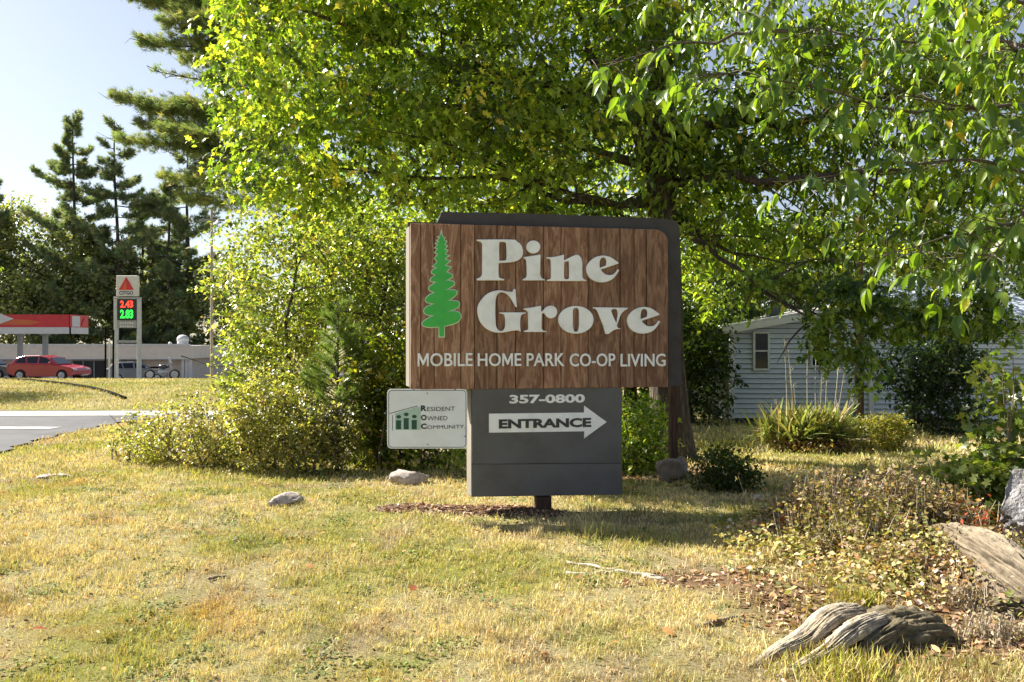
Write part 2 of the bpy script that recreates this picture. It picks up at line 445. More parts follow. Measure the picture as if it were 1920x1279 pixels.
# road on the left, with kerb, lines
def strip(name, x0, x1, ya, yb, off, m, nxs=80, nys=10, kind='structure', label=None):
    xs = np.linspace(x0, x1, nxs); V = []
    for j in range(nys + 1):
        t = j / nys
        y = ya(xs) * (1 - t) + yb(xs) * t
        V.append(np.stack([xs, y, gz(xs, y) + off], 1))
    V = np.concatenate(V)
    i0 = (np.arange(nys)[:, None] * nxs + np.arange(nxs - 1)[None]).ravel()
    o = link(name, mesh_from(name, V, np.stack([i0, i0 + 1, i0 + nxs + 1, i0 + nxs], 1), smooth=True), m)
    o['kind'] = kind
    if label: o['label'] = label
    return o
asphalt = paint('asphalt', (.07, .07, .08), .9, .3, 1.2, .5, dirt=(.04, .04, .045), bd=.01)
conc = paint('concrete_apron', (.34, .33, .33), .85, .12, 4, .3)
white_paint = paint('road_paint', (.50, .50, .49), .8, .2, 3, .1, dirt=(.2, .2, .2))
road_x = lambda y: np.interp(y, [12.7, 13.4, 15.4, 17.2, 20.3, 21.4, 24.6], [-8.2, -8.6, -9.25, -9.6, -10.1, -9.9, -3.4]) + .08 * np.sin(y * 5.1) + .05 * np.sin(y * 11.7)
far_e = lambda x: 24.4 + .05 * (x + 8)
ry = np.linspace(12.75, 24.4, 60); rV = []
for y_ in ry:
    xs_ = float(road_x(y_)) - np.linspace(0, 1, 90)[::-1] ** 2.2 * 60; rV.append(np.stack([xs_, np.full(90, y_), gz(xs_, np.full(90, y_)) + .03], 1))
i0 = (np.arange(59)[:, None] * 90 + np.arange(89)[None]).ravel()
o = link('road', mesh_from('road', np.concatenate(rV), np.stack([i0, i0 + 1, i0 + 91, i0 + 90], 1), smooth=True), asphalt); o['kind'] = 'structure'
strip('road_gutter', -70, -3.4, lambda x: far_e(x) - 1.7, lambda x: far_e(x) - .05, .040, conc, 160, 8)
strip('road_centre_line', -70, -10.6, lambda x: 18.2 - .04 * (x + 8), lambda x: 18.75 - .04 * (x + 8), .040, white_paint, 160, 4)
strip('road_edge_line', -70, -9.0, lambda x: 13.35 + 0 * x, lambda x: 13.5 + 0 * x, .040, white_paint, 160, 2)

# dark kerb curving down the grass bank
kb = []
for x_, y_, Y_ in [(-60, 706, 41.2), (0, 709, 40.6), (60, 715, 38.5), (120, 723, 36), (170, 732, 33.5), (205, 741, 31), (236, 753, 28.2)]:
    p = px(x_, y_, Y_); kb.append(Vector((p.x, p.y, g(p.x, p.y) + .06)))
kbm = MB().tube(kb, [.06] * len(kb), 6)
dk = paint('dark_rubber', (.012, .010, .008), .95, .1, 8, .2); dk.node_tree.nodes['Principled BSDF'].inputs['Specular IOR Level'].default_value = .05
o = kbm.build('kerb', dk, None, True); tag(o, 'dark asphalt kerb edging curving down the grass bank', kind='structure')

# ================================================================== BUILDINGS
siding_m = paint('vinyl_siding', (.60, .645, .72), .5, .05, 3, .08)
trim_m = paint('white_trim', (.66, .67, .66), .5, .06, 5, .08)
roof_m = paint('pale_roof', (.48, .47, .45), .8, .12, 5, .3)
metal_roof = paint('blue_roof', (.50, .56, .66), .5, .08, 3, .1)
dark_m = paint('dark_skirting_lap_shade', (.05, .075, .075), .7, .2, 6, .2)
glass_m, n_, b_ = mat('window_glass'); b_.inputs['Base Color'].default_value = (.012, .016, .024, 1); b_.inputs['Roughness'].default_value = .06; b_.inputs['Specular IOR Level'].default_value = .35

HY = 20.6; HX0 = 5.66
zb = CAMZ - 144 * HY / F; zt = CAMZ + 27 * HY / F; HW = 7.5
hs = empty('mobile_home', (HX0, HY, zb - .35), math.radians(-3.0),
           'low grey mobile home with a shallow gable, standing in the shade of the big tree', 'house')
H0 = .35; HT = H0 + (zt - zb); pk = HW / 2 + .05
def hu0(x): return (x - 1372) / 72.8
def rake(u): return HT + .17 * (pk - abs(u - pk))
MB().box(0.02, HW, .035, 9, .3, HT).prism([(0.02, HT - .01), (HW, HT - .01), (pk, rake(pk) - .02)], 'y', .035, 9).build('wall', dark_m, hs)  # dark backing shows through the board gaps as painted lap shadow
MB().box(.08, HW - .08, .06, 8.9, -.4, H0 - .02).build('skirting', dark_m, hs)
lap = .128; k = 0; z = H0
while z < rake(pk) - .03:
    z1 = z + lap - .016
    # trapezoid clipped under the rake
    def lim(zz):
        d = max(0., (zz - HT) / .17); return d, 2 * pk - d
    a0, a1 = lim(z); b0, b1 = lim(min(z1, rake(pk) - .005))
    a1 = min(a1, HW); b1 = min(b1, HW)
    if a1 - a0 > .05:
        zz1 = min(z1, rake(pk) - .005)
        V = [(a0, -.042, z), (a1, -.042, z), (b1, .012, zz1), (b0, .012, zz1), (a0, .03, z), (a1, .03, z), (b1, .03, zz1), (b0, .03, zz1)]
        MB().add(V, [(0, 1, 2, 3), (0, 4, 5, 1), (4, 7, 6, 5), (0, 3, 7, 4), (1, 5, 6, 2), (3, 2, 6, 7)]).build('siding_board', siding_m, hs)
    z = z1 + .016
MB().box(-.06, .06, -.07, .05, H0 - .02, HT + .03).build('corner_trim', trim_m, hs, bevel=.006)
MB().box(HW - .04, HW + .05, -.05, .05, H0 - .02, HT + .03).build('corner_trim', trim_m, hs, bevel=.006)
MB().box(hu0(1622), hu0(1622) + .12, -.075, .0, H0 - .02, HT + .3).build('corner_trim', trim_m, hs, bevel=.006)
for sgn in (0, 1):
    pts = [(-.28, HT - .05), (pk, rake(pk)), (pk, rake(pk) + .07), (-.28, HT + .02)]
    if sgn: pts = [(2 * pk - a, b) for a, b in pts][::-1]
    MB().prism(pts, 'y', -.30, 9.2).build('roof', roof_m, hs)
    pts = [(-.30, HT - .20), (pk, rake(pk) - .14), (pk, rake(pk) + .01), (-.30, HT - .04)]
    if sgn: pts = [(2 * pk - a, b) for a, b in pts][::-1]
    MB().prism(pts, 'y', -.345, -.305).build('rake_trim', trim_m, hs)
def sash(u0, u1, z0, z1, par):
    f = MB()
    t = .055
    f.box(u0 - t, u1 + t, -.085, -.02, z1, z1 + t).box(u0 - t, u1 + t, -.095, -.02, z0 - t, z0)
    f.box(u0 - t, u0, -.085, -.02, z0, z1).box(u1, u1 + t, -.085, -.02, z0, z1)
    zm = (z0 + z1) / 2
    f.box(u0, u1, -.075, -.046, zm - .022, zm + .022)
    w_ = f.build('window', trim_m, par, bevel=.004)
    MB().box(u0, u1, -.056, -.046, z0, zm - .022).build('pane', glass_m, w_)
    MB().box(u0, u1, -.064, -.050, zm + .022, z1).build('pane', glass_m, w_)
def hu(x): return (x - 1372) / 72.8
def hz(y): return H0 + (783 - y) / 72.8
sash(hu(1414), hu(1437), hz(690), hz(625), hs)
sash(hu(1519), hu(1549), hz(684), hz(618), hs)
sash(hu(1760), hu(1795), hz(690), hz(622), hs)
vb = MB().box(1.3, 1.62, 1.2, 1.6, HT + .2, HT + .62)
for q in range(4): vb.box(1.27, 1.65, 1.17, 1.2, HT + .27 + q * .085, HT + .31 + q * .085)
vb.build('roof_vent', dark_m, hs)

# house behind
h2 = empty('neighbour_house', (6.6, 30.5, -1.0), math.radians(-4), 'pale blue-roofed house mostly hidden behind the grey mobile home and the leaves', 'house')
hw = MB().box(0, 13, 0, 8, 0, 3.4); hw.build('wall', siding_m, h2)
MB().prism([(-.4, 3.3), (4, 5.1), (8.4, 3.3), (8.4, 3.15), (-.4, 3.15)], 'x', -.4, 13.4).build('roof', metal_roof, h2)
for i in range(14):
    MB().box(0, 13, -.03, -.002, .3 + i * .21, .48 + i * .21).build('siding_board', siding_m, h2)
for u in (1.6, 6.0, 10.4): 
    sash(u, u + .9, 1.2, 2.4, h2)

# ------------------------------------------------------------------ petrol station
st_wall = paint('store_wall', (.60, .50, .42), .7, .1, 2, .1)
st_fascia = paint('store_fascia', (.66, .58, .48), .5, .05, 1.5, .05)
st_white = paint('store_white', (.62, .60, .57), .5, .06, 3, .05)
red_m = paint('sign_red', (.58, .02, .03), .35, .08, 2, .03)
org_m = paint('sign_orange', (.60, .12, .03), .4, .05, 2, .03)
blue_m = paint('sign_blue', (.02, .03, .16), .4, .05, 2, .03)
grey_m = paint('grey_metal', (.30, .31, .32), .45, .08, 4, .06)
lgrey_m = paint('pale_grey_metal', (.48, .49, .50), .5, .08, 4, .06)
SY = 80.
def sx(x, Y=SY): return (x - 960) / F * Y
def sz(y, Y=SY): return CAMZ + (639.5 - y) / F * Y
X0, X1 = sx(-260), sx(362)
gb = g(-35, SY) - .1
st = empty('shop_building', (0, 0, 0), 0, 'long low grey shop with a deep flat fascia behind the red car', 'shop')
MB().box(X0 + .5, X1 - .5, SY + .6, SY + 14, gb, sz(672)).build('wall', st_wall, st)
fa = MB().box(X0, X1, SY - .6, SY, sz(672), sz(648)).box(X1 - .001, X1 + .25, SY - .6, SY + 15, sz(672), sz(648)); fa.build('fascia', st_fascia, st)
MB().box(X0, X1, SY - .7, SY - .602, sz(648.5), sz(645)).build('fascia_cap', st_white, st)
MB().box(X0, X1, SY - .68, SY - .602, sz(673.5), sz(671)).build('fascia_lip', st_white, st)
MB().box(X0 + .2, X1 - .1, SY, SY + 14.5, sz(650), sz(648)).build('roof', roof_m, st)
for xa, xb in [(-200, -120), (-100, -30), (20, 60), (130, 192), (222, 262)]:
    f_ = MB(); a_, b2 = sx(xa), sx(xb); zt_ = sz(677); zb_ = sz(712)
    f_.box(a_, b2, SY + .5, SY + .595, zt_, zt_ + .12).box(a_, b2, SY + .5, SY + .595, zb_ - .1, zb_)
    for q in range(4):
        uu = a_ + (b2 - a_) * q / 3; f_.box(uu - .05, uu + .05, SY + .5, SY + .595, zb_, zt_)
    wf = f_.build('window', grey_m, st)
    for q in range(3):
        MB().box(a_ + (b2 - a_) * q / 3 + .06, a_ + (b2 - a_) * (q + 1) / 3 - .06, SY + .56, SY + .59, zb_, zt_).build('pane', glass_m, wf)
MB().box(sx(216), sx(241), SY - .75, SY - .71, sz(692), sz(680)).build('orange_poster', org_m, st)
for xx in (345, 352, 358):
    MB().box(sx(xx) - .14, sx(xx) + .14, SY - .3, SY - .02, gb, sz(673.6)).build('porch_post', st_white, st)
MB().ell((sx(312), SY + 4, sz(648) + .62), (.62, .62, .5)).cyl((sx(312), SY + 4, sz(648) - .1), .55, .6).build('roof_ventilator', lgrey_m, st, smooth=True)
MB().ell((sx(295), SY + 3, sz(648) + .15), (.2, .2, .22)).cyl((sx(295), SY + 3, sz(648) - .1), .12, .2).build('roof_pipe', lgrey_m, st, smooth=True)

CY = 66.
cn = empty('forecourt_canopy', (0, 0, 0), 0, 'flat red and white canopy on posts over the forecourt at the left edge', 'canopy')
cz0, cz1 = sz(626, CY), sz(590, CY); cxr = sx(131, CY); cxl = sx(-170, CY)
MB().box(cxl, cxr, CY, CY + 2.7, cz0 + .12, cz1 - .05).build('canopy_box', st_white, cn)
MB().box(cxl, cxr + .05, CY - .1, CY - .004, cz0 + .55, cz1).box(cxr + .004, cxr + .1, CY - .1, CY + 2.7, cz0 + .55, cz1).build('fascia', red_m, cn)
MB().box(cxl, cxr + .1, CY - .1, CY - .004, cz0, cz0 + .54).box(cxr + .004, cxr + .1, CY - .1, CY + 2.7, cz0, cz0 + .54).build('lower_fascia', st_white, cn)
q = lambda x, y: (sx(x, CY), sz(y, CY))
MB().prism([q(-40, 588.5), q(2, 588.5), q(28, 598), q(0, 608), q(-40, 610)], 'y', CY - .13, CY - .104).build('white_swoosh', st_white, cn)
MB().prism([q(0, 609), q(30, 599), q(55, 600), q(80, 604), q(60, 609)], 'y', CY - .125, CY - .106).build('orange_swoosh', org_m, cn)
MB().prism([(CY + .1, cz0 + .6), (CY + 1.3, cz0 + .6), (CY + 1.3, cz1 - .1), (CY + .1, cz1 - .1)], 'x', cxr + .102, cxr + .14).build('side_panel', st_white, cn)
MB().prism([(CY + 1.5, cz0 + .7), (CY + 2.5, cz0 + .7), (CY + 2.0, cz1 - .2)], 'x', cxr + .102, cxr + .15).build('side_emblem', red_m, cn)
for xx, yy in [(85, CY + 1.2), (38, CY + 2.3), (-60, CY + 1.2), (-110, CY + 2.3)]:
    X_ = sx(xx, yy)
    c_ = MB().box(X_ - .16, X_ + .16, yy - .16, yy + .16, g(X_, yy) - .2, cz0 + .2).box(X_ - .3, X_ + .3, yy - .3, yy + .3, cz0 - .12, cz0 + .1)
    c_.build('post', grey_m, cn)

def pump(x, Y, label):
    X_ = sx(x, Y); z_ = g(X_, Y)
    e = empty('fuel_pump', (X_, Y, z_), 0, label, 'fuel pump', 'fuel pumps under the canopy')
    MB().box(-.5, .5, -.3, .3, 0, 1.5).build('cabinet', st_white, e, bevel=.04)
    MB().box(-.5, .5, -.32, .32, 1.5, 2.1).build('topper', red_m, e, bevel=.03)
    MB().box(-.3, .3, -.33, -.302, .95, 1.35).build('screen', glass_m, e)
    MB().tube([(.52, -.1, 1.3), (.7, -.15, .9), (.66, -.15, .4), (.54, -.1, .8)], [.03] * 4, 6).build('hose', dk, e)
pump(108, CY + 2.3, 'white fuel pump with a red top behind the bonnet of the red car')
pump(-40, CY + 2.3, 'white fuel pump under the far left of the canopy')

# price sign
PY = 48.
def sgz(y): return sz(y, PY)
pzb = g(sx(240, PY), PY) - .1
ps = empty('price_sign', (sx(240, PY), PY, pzb), 0, 'tall grey price sign with a red triangle on white and red and green digits', 'sign')
def L(x): return sx(x, PY) - ps.location.x
def Z(y): return sgz(y) - pzb
MB().box(L(215), L(221), -.12, .12, 0, Z(560)).build('post', lgrey_m, ps, bevel=.02)
MB().box(L(258), L(264), -.12, .12, 0, Z(560)).build('post', lgrey_m, ps, bevel=.02)
MB().box(L(220), L(259.5), -.14, .14, Z(555.5), Z(517)).build('logo_box', st_white, ps, bevel=.02)
MB().box(L(215), L(264), -.16, .16, Z(561), Z(557)).build('crossbar', grey_m, ps, bevel=.02)
MB().box(L(221.5), L(257.5), -.1, .1, Z(600), Z(561.2)).build('price_panel', paint('black_panel', (.02, .022, .025), .4), ps)
MB().box(L(221.5), L(257.5), -.11, .11, Z(615), Z(601)).build('lower_panel', grey_m, ps)
MB().box(L(221.5), L(257.5), -.06, .06, Z(643), Z(638)).build('crossbar', grey_m, ps)
MB().prism([(L(225), Z(544)), (L(253), Z(544)), (L(239), Z(520))], 'y', -.165, -.142).build('red_triangle', red_m, ps)
MB().prism([(L(232), Z(543)), (L(240), Z(543)), (L(239), Z(526))], 'y', -.176, -.168).build('orange_triangle', org_m, ps)

def text_mesh(s, offset=0.0, extrude=.05, shear=0):
    cu = bpy.data.curves.new('txt', 'FONT'); cu.body = s; cu.extrude = extrude; cu.offset = offset; cu.resolution_u = 3; cu.shear = shear
    ob = bpy.data.objects.new('txt', cu); COL.objects.link(ob)
    dg = bpy.context.evaluated_depsgraph_get(); dg.update()
    me = bpy.data.meshes.new_from_object(ob.evaluated_get(dg))
    V = np.array([v.co[:] for v in me.vertices]); Fs = [tuple(p.vertices) for p in me.polygons]
    bpy.data.objects.remove(ob); bpy.data.curves.remove(cu); bpy.data.meshes.remove(me)
    return V, Fs

def text_fit(s, u0, u1, w0, w1, v0, v1, offset=0.0):
    """text mesh scaled to a box (u,w), front at v0 (towards the viewer), back at v1"""
    V, Fs = text_mesh(s, offset)
    a = V.min(0); b = V.max(0)
    U = u0 + (V[:, 0] - a[0]) / (b[0] - a[0]) * (u1 - u0)
    W = w0 + (V[:, 1] - a[1]) / (b[1] - a[1]) * (w1 - w0)
    D = np.where(V[:, 2] > 0, v0, v1)
    return np.stack([U, D, W], 1), Fs

def islands(V, Fs):
    par = list(range(len(V)))
    def fd(i):
        while par[i] != i: par[i] = par[par[i]]; i = par[i]
        return i
    # weld by position for the font mesh (front, side, back are separate)
    key = {}
    for i, v in enumerate(np.round(V, 5)):
        t = (v[0], v[2])
        if t in key: par[fd(i)] = fd(key[t])
        else: key[t] = i
    for f in Fs:
        for j in f[1:]: par[fd(j)] = fd(f[0])
    gr = {}
    for f in Fs: gr.setdefault(fd(f[0]), []).append(f)
    out = []
    for fs in gr.values():
        ids = sorted({i for f in fs for i in f}); mp_ = {i: k for k, i in enumerate(ids)}
        out.append((V[ids], [tuple(mp_[i] for i in f) for f in fs]))
    out.sort(key=lambda t: t[0][:, 0].min()); return out

def letters(s, u0, u1, w0, w1, v0, v1, m, parent, offset=0.0, name='letter'):
    V, Fs = text_fit(s, u0, u1, w0, w1, v0, v1, offset); os_ = []
    for k, (v, f) in enumerate(islands(V, Fs)):
        if k < len(s) and s[k] == 'M':
            a, b = v.min(0), v.max(0); t = .155
            G = [(0, 0), (0, 1), (t * 1.25, 1), (.5, .42), (1 - t * 1.25, 1), (1, 1), (1, 0), (1 - t, 0), (1 - t, .66), (.55, .10), (.45, .10), (t, .66), (t, 0)]
            q = MB().prism([(a[0] + x * (b[0] - a[0]), a[2] + y * (b[2] - a[2])) for x, y in G], 'y', v0, v1); v, f = np.array(q.v), q.f
        os_.append(MB().add(v, f).build(name, m, parent))
    return os_

V, Fs = text_fit('CITGO', L(226), L(252), Z(553), Z(546), -.155, -.142, .02); MB().add(V, Fs).build('lettering', blue_m, ps)
def emis(name, c, s):
    m, n, b = mat(name); b.inputs['Base Color'].default_value = (*[x * .3 for x in c], 1)
    b.inputs['Emission Color'].default_value = (*c, 1); b.inputs['Emission Strength'].default_value = s; return m
V, Fs = text_fit('2.43', L(227), L(251), Z(577), Z(564), -.12, -.102, .03); MB().add(V, Fs).build('red_digits', emis('led_red', (1, .04, .02), 1.0), ps)
V, Fs = text_fit('2.83', L(227), L(251), Z(597), Z(581), -.12, -.102, .03); MB().add(V, Fs).build('green_digits', emis('led_green', (.02, .9, .05), .9), ps)
dm = MB()
for row, zz in enumerate((606.0, 612.0)):
    for q_ in range(6): dm.box(L(227 + q_ * 4.4), L(230 + q_ * 4.4), -.13, -.112, Z(zz + 1.6), Z(zz - 1.6))
dm.build('faint_lettering', st_white, ps)

# slender wooden posts beside the price sign
for i, (xx, yt) in enumerate([(197.5, 612), (203, 640), (209, 618), (214, 646)]):
    X_ = sx(xx, 46.6); zb_ = g(X_, 46.6)
    o = MB().tube([(X_, 46.6 + .1 * i, zb_ - .2), (X_ + .02, 46.6 + .1 * i, CAMZ + (639.5 - yt) / F * 46.6)], [.06, .05], 8).build('bollard_post', trim_m if i % 2 else dk)
    tag(o, ['tall dark slender post, leftmost beside the price sign', 'pale slender post, second from left beside the price sign',
            'dark slender post, third from left beside the price sign', 'short pale slender post nearest the price sign'][i], 'post', 'slender posts beside the price sign')

# utility pole at the edge of the trees
X_ = sx(397, 44.)
up = empty('utility_pole', (X_, 44., g(X_, 44.) - .3), 0, 'thin pale pole standing where the shop meets the yellow-green shrubs', 'pole')
MB().tube([(0, 0, 0), (0, 0, 9.8)], [.085, .065], 10).build('pole', paint('pale_pole', (.42, .36, .29), .8, .15, 6, .3), up)
MB().box(-.7, .7, -.05, .05, 9.1, 9.22).build('crossarm', grey_m, up)

# ------------------------------------------------------------------ cars
car_red = paint('car_red', (.36, .012, .03), .25, .04, 2, 0)
car_dark = paint('car_dark', (.035, .03, .045), .25, .05, 2, 0)
car_grey = paint('car_grey', (.20, .21, .22), .3, .05, 2, 0)
for m_ in (car_red, car_dark, car_grey): m_.node_tree.nodes['Principled BSDF'].inputs['Coat Weight'].default_value = .6
rubber = paint('tyre_rubber', (.02, .02, .02), .8, .1, 9, .1)
rimm = paint('wheel_rim', (.45, .46, .48), .35, .05, 4, 0, metallic=.6)
lamp_m = paint('lamp_lens', (.55, .56, .58), .15, .05, 4, 0)
tail_m = paint('tail_lens', (.35, .02, .02), .2, .05, 4, 0)
def make_car(name, loc, rz, body_m, label, cat='car'):
    e = empty(name, loc, rz, label, cat)
    # x forward; side profile of lower body (nose at +x)
    prof = [(-2.12, .42), (-2.18, .62), (-2.14, .92), (-2.02, 1.02), (-.9, 1.00), (.55, .98), (.95, .95), (1.55, .86), (2.02, .74), (2.18, .58), (2.16, .34), (1.9, .24)]
    wheels = (-1.32, 1.36)
    prof_b = [(1.36 + .37, .24)] + [(1.36 + .37 * math.cos(a), .30 + .37 * math.sin(a)) for a in np.linspace(.2, math.pi - .2, 8)] + [(1.36 - .37, .22)]
    prof_b += [(-1.32 + .37, .22)] + [(-1.32 + .37 * math.cos(a), .30 + .37 * math.sin(a)) for a in np.linspace(.2, math.pi - .2, 8)] + [(-1.32 - .37, .24)]
    pts = prof + prof_b
    V = []; ys = [(-.86, .0), (-.90, 1), (.90, 1), (.86, 0)]
    ctr = (0, .6)
    for yv, full in ys:
        for (a, b) in pts:
            k_ = 1 if full else .985
            V.append((a * k_, yv, (b - .6) * (1 if full else .94) + .6))
    nP = len(pts); Fs = [tuple(range(nP))[::-1], tuple(3 * nP + i for i in range(nP))]
    for r_i in range(3):
        for i in range(nP): Fs.append((r_i * nP + i, r_i * nP + (i + 1) % nP, (r_i + 1) * nP + (i + 1) % nP, (r_i + 1) * nP + i))
    MB().add(V, Fs).build('body', body_m, e, bevel=.02)
    gp = [(-2.0, 1.0), (-1.72, 1.36), (-1.2, 1.50), (-.2, 1.52), (.35, 1.40), (1.05, .96)]
    V = []
    for yv, sh in ((-.80, 0), (-.62, 1), (.62, 1), (.80, 0)):
        for (a, b) in gp: V.append((a, yv if b < 1.1 else yv * (.80 if not sh else .82), b))
    V = []
    lo = .80; hi = .60
    for sgn in (-1, 1):
        for (a, b) in gp: V.append((a, sgn * (lo + (hi - lo) * (b - .96) / .56), b))
    n6 = len(gp); Fs = [tuple(range(n6)), tuple(range(2 * n6 - 1, n6 - 1, -1))] + [(i, i + n6, (i + 1) % n6 + n6, (i + 1) % n6) for i in range(n6)]
    MB().add(V, Fs).build('roof', body_m, e, bevel=.015)
    def sidey(b): return lo + (hi - lo) * (b - .96) / .56 + .004
    for sgn in (-1, 1):
        for win in ([(-1.72, 1.06), (-1.52, 1.34), (-1.12, 1.42), (-1.0, 1.05)], [(-.92, 1.05), (-1.04, 1.42), (-.30, 1.44), (-.28, 1.04)], [(-.18, 1.04), (-.20, 1.44), (.22, 1.37), (.80, 1.03)]):
            P = [(a, sgn * sidey(b), b) for a, b in win] + [(a, sgn * (sidey(b) - .02), b) for a, b in win]
            nW = len(win)
            MB().add(P, [tuple(range(nW)), tuple(range(2 * nW - 1, nW - 1, -1))] + [(i, i + nW, (i + 1) % nW + nW, (i + 1) % nW) for i in range(nW)]).build('window', glass_m, e)
        MB().box(.55, .72, sgn * .86 - (.0 if sgn > 0 else .12), sgn * .86 + (.12 if sgn > 0 else 0), 1.0, 1.13).build('mirror', body_m, e, bevel=.02)
        for a in (-.55, .3): MB().box(a - .1, a + .06, sgn * .905 - .012, sgn * .905 + .012, .86, .89).build('door_handle', body_m, e)
        MB().box(1.92, 2.14, sgn * .68 - .16, sgn * .68 + .16, .60, .72).build('headlight', lamp_m, e, bevel=.03)
        MB().box(-2.16, -2.0, sgn * .74 - .12, sgn * .74 + .12, .80, .98).build('tail_light', tail_m, e, bevel=.02)
        for wx in wheels:
            yy = sgn * .80
            wt = MB().cyl((wx, yy - .11, .31), .31, .22, 20, 'y').build('wheel', rubber, e, bevel=.03)
            rm = MB().cyl((wx, yy - .115 if sgn < 0 else yy + .095, .31), .20, .02, 14, 'y')
            for q_ in range(5):
                a = q_ * 2 * math.pi / 5
                rm.tube([(wx, yy + sgn * .118, .31), (wx + .18 * math.cos(a), yy + sgn * .118, .31 + .18 * math.sin(a))], [.03, .022], 5)
            rm.build('rim', rimm, wt)
    V = [(.42, -.58, 1.385), (.42, .58, 1.385), (1.0, .74, .99), (1.0, -.74, .99)]
    V = [(a + .02, b, c + .012) for a, b, c in V] + [(a, b, c - .01) for a, b, c in V]
    MB().add(V, [(0, 1, 2, 3), (7, 6, 5, 4), (0, 4, 5, 1), (1, 5, 6, 2), (2, 6, 7, 3), (3, 7, 4, 0)]).build('windscreen', glass_m, e)
    return e
carY = 50.
X_ = sx(93, carY); make_car('parked_car', (X_, carY, g(X_, carY) + .01), math.radians(-4), car_red, 'small red hatchback parked on the forecourt in front of the shop')
X_ = sx(-28, 53); make_car('parked_car', (X_, 53, g(X_, 53) + .01), math.radians(2), car_dark, 'dark car cut by the left edge, behind the red hatchback')
X_ = sx(256, 62); make_car('parked_car', (X_, 62, g(X_, 62) + .01), math.radians(30), car_grey, 'grey car half hidden behind the price sign and the grass bank')
# motorcycle
X_ = sx(304, 50)
mc = empty('motorcycle', (X_, 50, g(X_, 50)), math.radians(12), 'dark motorcycle with a pale windscreen near the shop corner post', 'motorcycle')
for xx in (-.72, .72):
    ring = [(xx + .28 * math.cos(a), 0, .33 + .28 * math.sin(a)) for a in np.linspace(0, 2 * math.pi, 17)]
    wt = MB().tube(ring, [.05] * 17, 6, False).build('wheel', rubber, mc, True)
    MB().cyl((xx, -.03, .33), .2, .06, 12, 'y').build('rim', rimm, wt)
MB().ell((.1, 0, .82), (.34, .17, .15)).build('tank', car_dark, mc, True)
MB().ell((-.42, 0, .78), (.36, .15, .07)).build('seat', dk, mc, True)
MB().ell((.02, 0, .48), (.26, .2, .22)).build('engine', rimm, mc, True)
MB().tube([(.72, 0, .33), (.45, 0, .95)], [.04, .04], 6).tube([(-.72, 0, .33), (0, 0, .45)], [.035, .035], 6).build('frame', rimm, mc)
MB().tube([(.4, -.36, 1.05), (.47, 0, 1.0), (.4, .36, 1.05)], [.02] * 3, 6).build('handlebar', rimm, mc)
MB().prism([(.45, 1.0), (.58, 1.0), (.42, 1.4), (.38, 1.4)], 'y', -.2, .2).build('windscreen', lgrey_m, mc, bevel=.02)

# ================================================================== THE BIG SIGN
OX, OY = .308, 7.455; TH = math.radians(9.82); EX, EY = math.cos(TH), math.sin(TH)
sign = empty('wooden_sign', (OX, OY, 0), TH, 'big brown plank sign with raised white words and a green pine, on a post', 'sign')
def uv(x, y):
    a = (x - 960) / F; u = (a * OY - OX) / (EX - a * EY); Yp = OY + EY * u
    return u, CAMZ + (639.5 - y) / F * Yp
def curve_pts(pts, sub=6):
    P = [(p[0], p[1]) for p in pts]; sm = [len(p) > 2 for p in pts]; n = len(P); out = []
    for i in range(n):
        p1, p2 = np.array(P[i]), np.array(P[(i + 1) % n])
        if not sm[i] and not sm[(i + 1) % n]: out.append(tuple(p1)); continue
        p0 = np.array(P[i - 1]) if sm[i] else p1; p3 = np.array(P[(i + 2) % n]) if sm[(i + 1) % n] else p2
        for k in range(sub):
            t = k / sub
            q = .5 * ((2 * p1) + (-p0 + p2) * t + (2 * p0 - 5 * p1 + 4 * p2 - p3) * t * t + (-p0 + 3 * p1 - 3 * p2 + p3) * t ** 3)
            out.append(tuple(q))
    return out
def outline(name, loops, v0, v1, m, parent, grow=0.0, bev=0.0):
    """loops of photo pixels -> board of that outline on the sign plane, front at v0, back at v1"""
    cu = bpy.data.curves.new('o', 'CURVE'); cu.dimensions = '2D'; cu.fill_mode = 'BOTH'
    cu.extrude = max((v1 - v0) / 2 - bev, 1e-4); cu.bevel_depth = bev; cu.offset = grow - bev; cu.bevel_resolution = 0
    for lp in loops:
        sp = cu.splines.new('POLY'); sp.points.add(len(lp) - 1); sp.use_cyclic_u = True
        for i, (x, y) in enumerate(lp):
            u, w_ = uv(x, y); sp.points[i].co = (u, w_, 0, 1)
    ob = bpy.data.objects.new('o', cu); COL.objects.link(ob)
    dg = bpy.context.evaluated_depsgraph_get(); dg.update()
    me = bpy.data.meshes.new_from_object(ob.evaluated_get(dg))
    V = [(v.co.x, (v0 + v1) / 2 - v.co.z, v.co.y) for v in me.vertices]; Fs = [tuple(p.vertices) for p in me.polygons]
    bpy.data.objects.remove(ob); bpy.data.curves.remove(cu); bpy.data.meshes.remove(me)
    return MB().add(V, Fs).build(name, m, parent)

wood = plank_mat()
letter_m = paint('letter_paint', (.84, .87, .90), .5, .06, 6, .15, dirt=(.68, .70, .70), bd=.002)
frame_m = paint('dark_frame_paint', (.055, .052, .055), .8, .15, 7, .35, dirt=(.038, .035, .032), bd=.005)
slate_m = paint('slate_paint', (.108, .108, .112), .75, .12, 3.2, .3, dirt=(.085, .080, .076), bd=.004)
edge_m = paint('weathered_edge', (.20, .18, .155), .8, .15, 9, .3, dirt=(.2, .17, .14))
post_m = bark_mat('brown_post', (.075, .038, .024), (.13, .075, .05), 12, .08, .004)
green_m = paint('pine_green', (.045, .46, .07), .5, .08, 8, .1)
pale_m = paint('pine_outline', (.62, .74, .58), .55, .08, 9, .1)

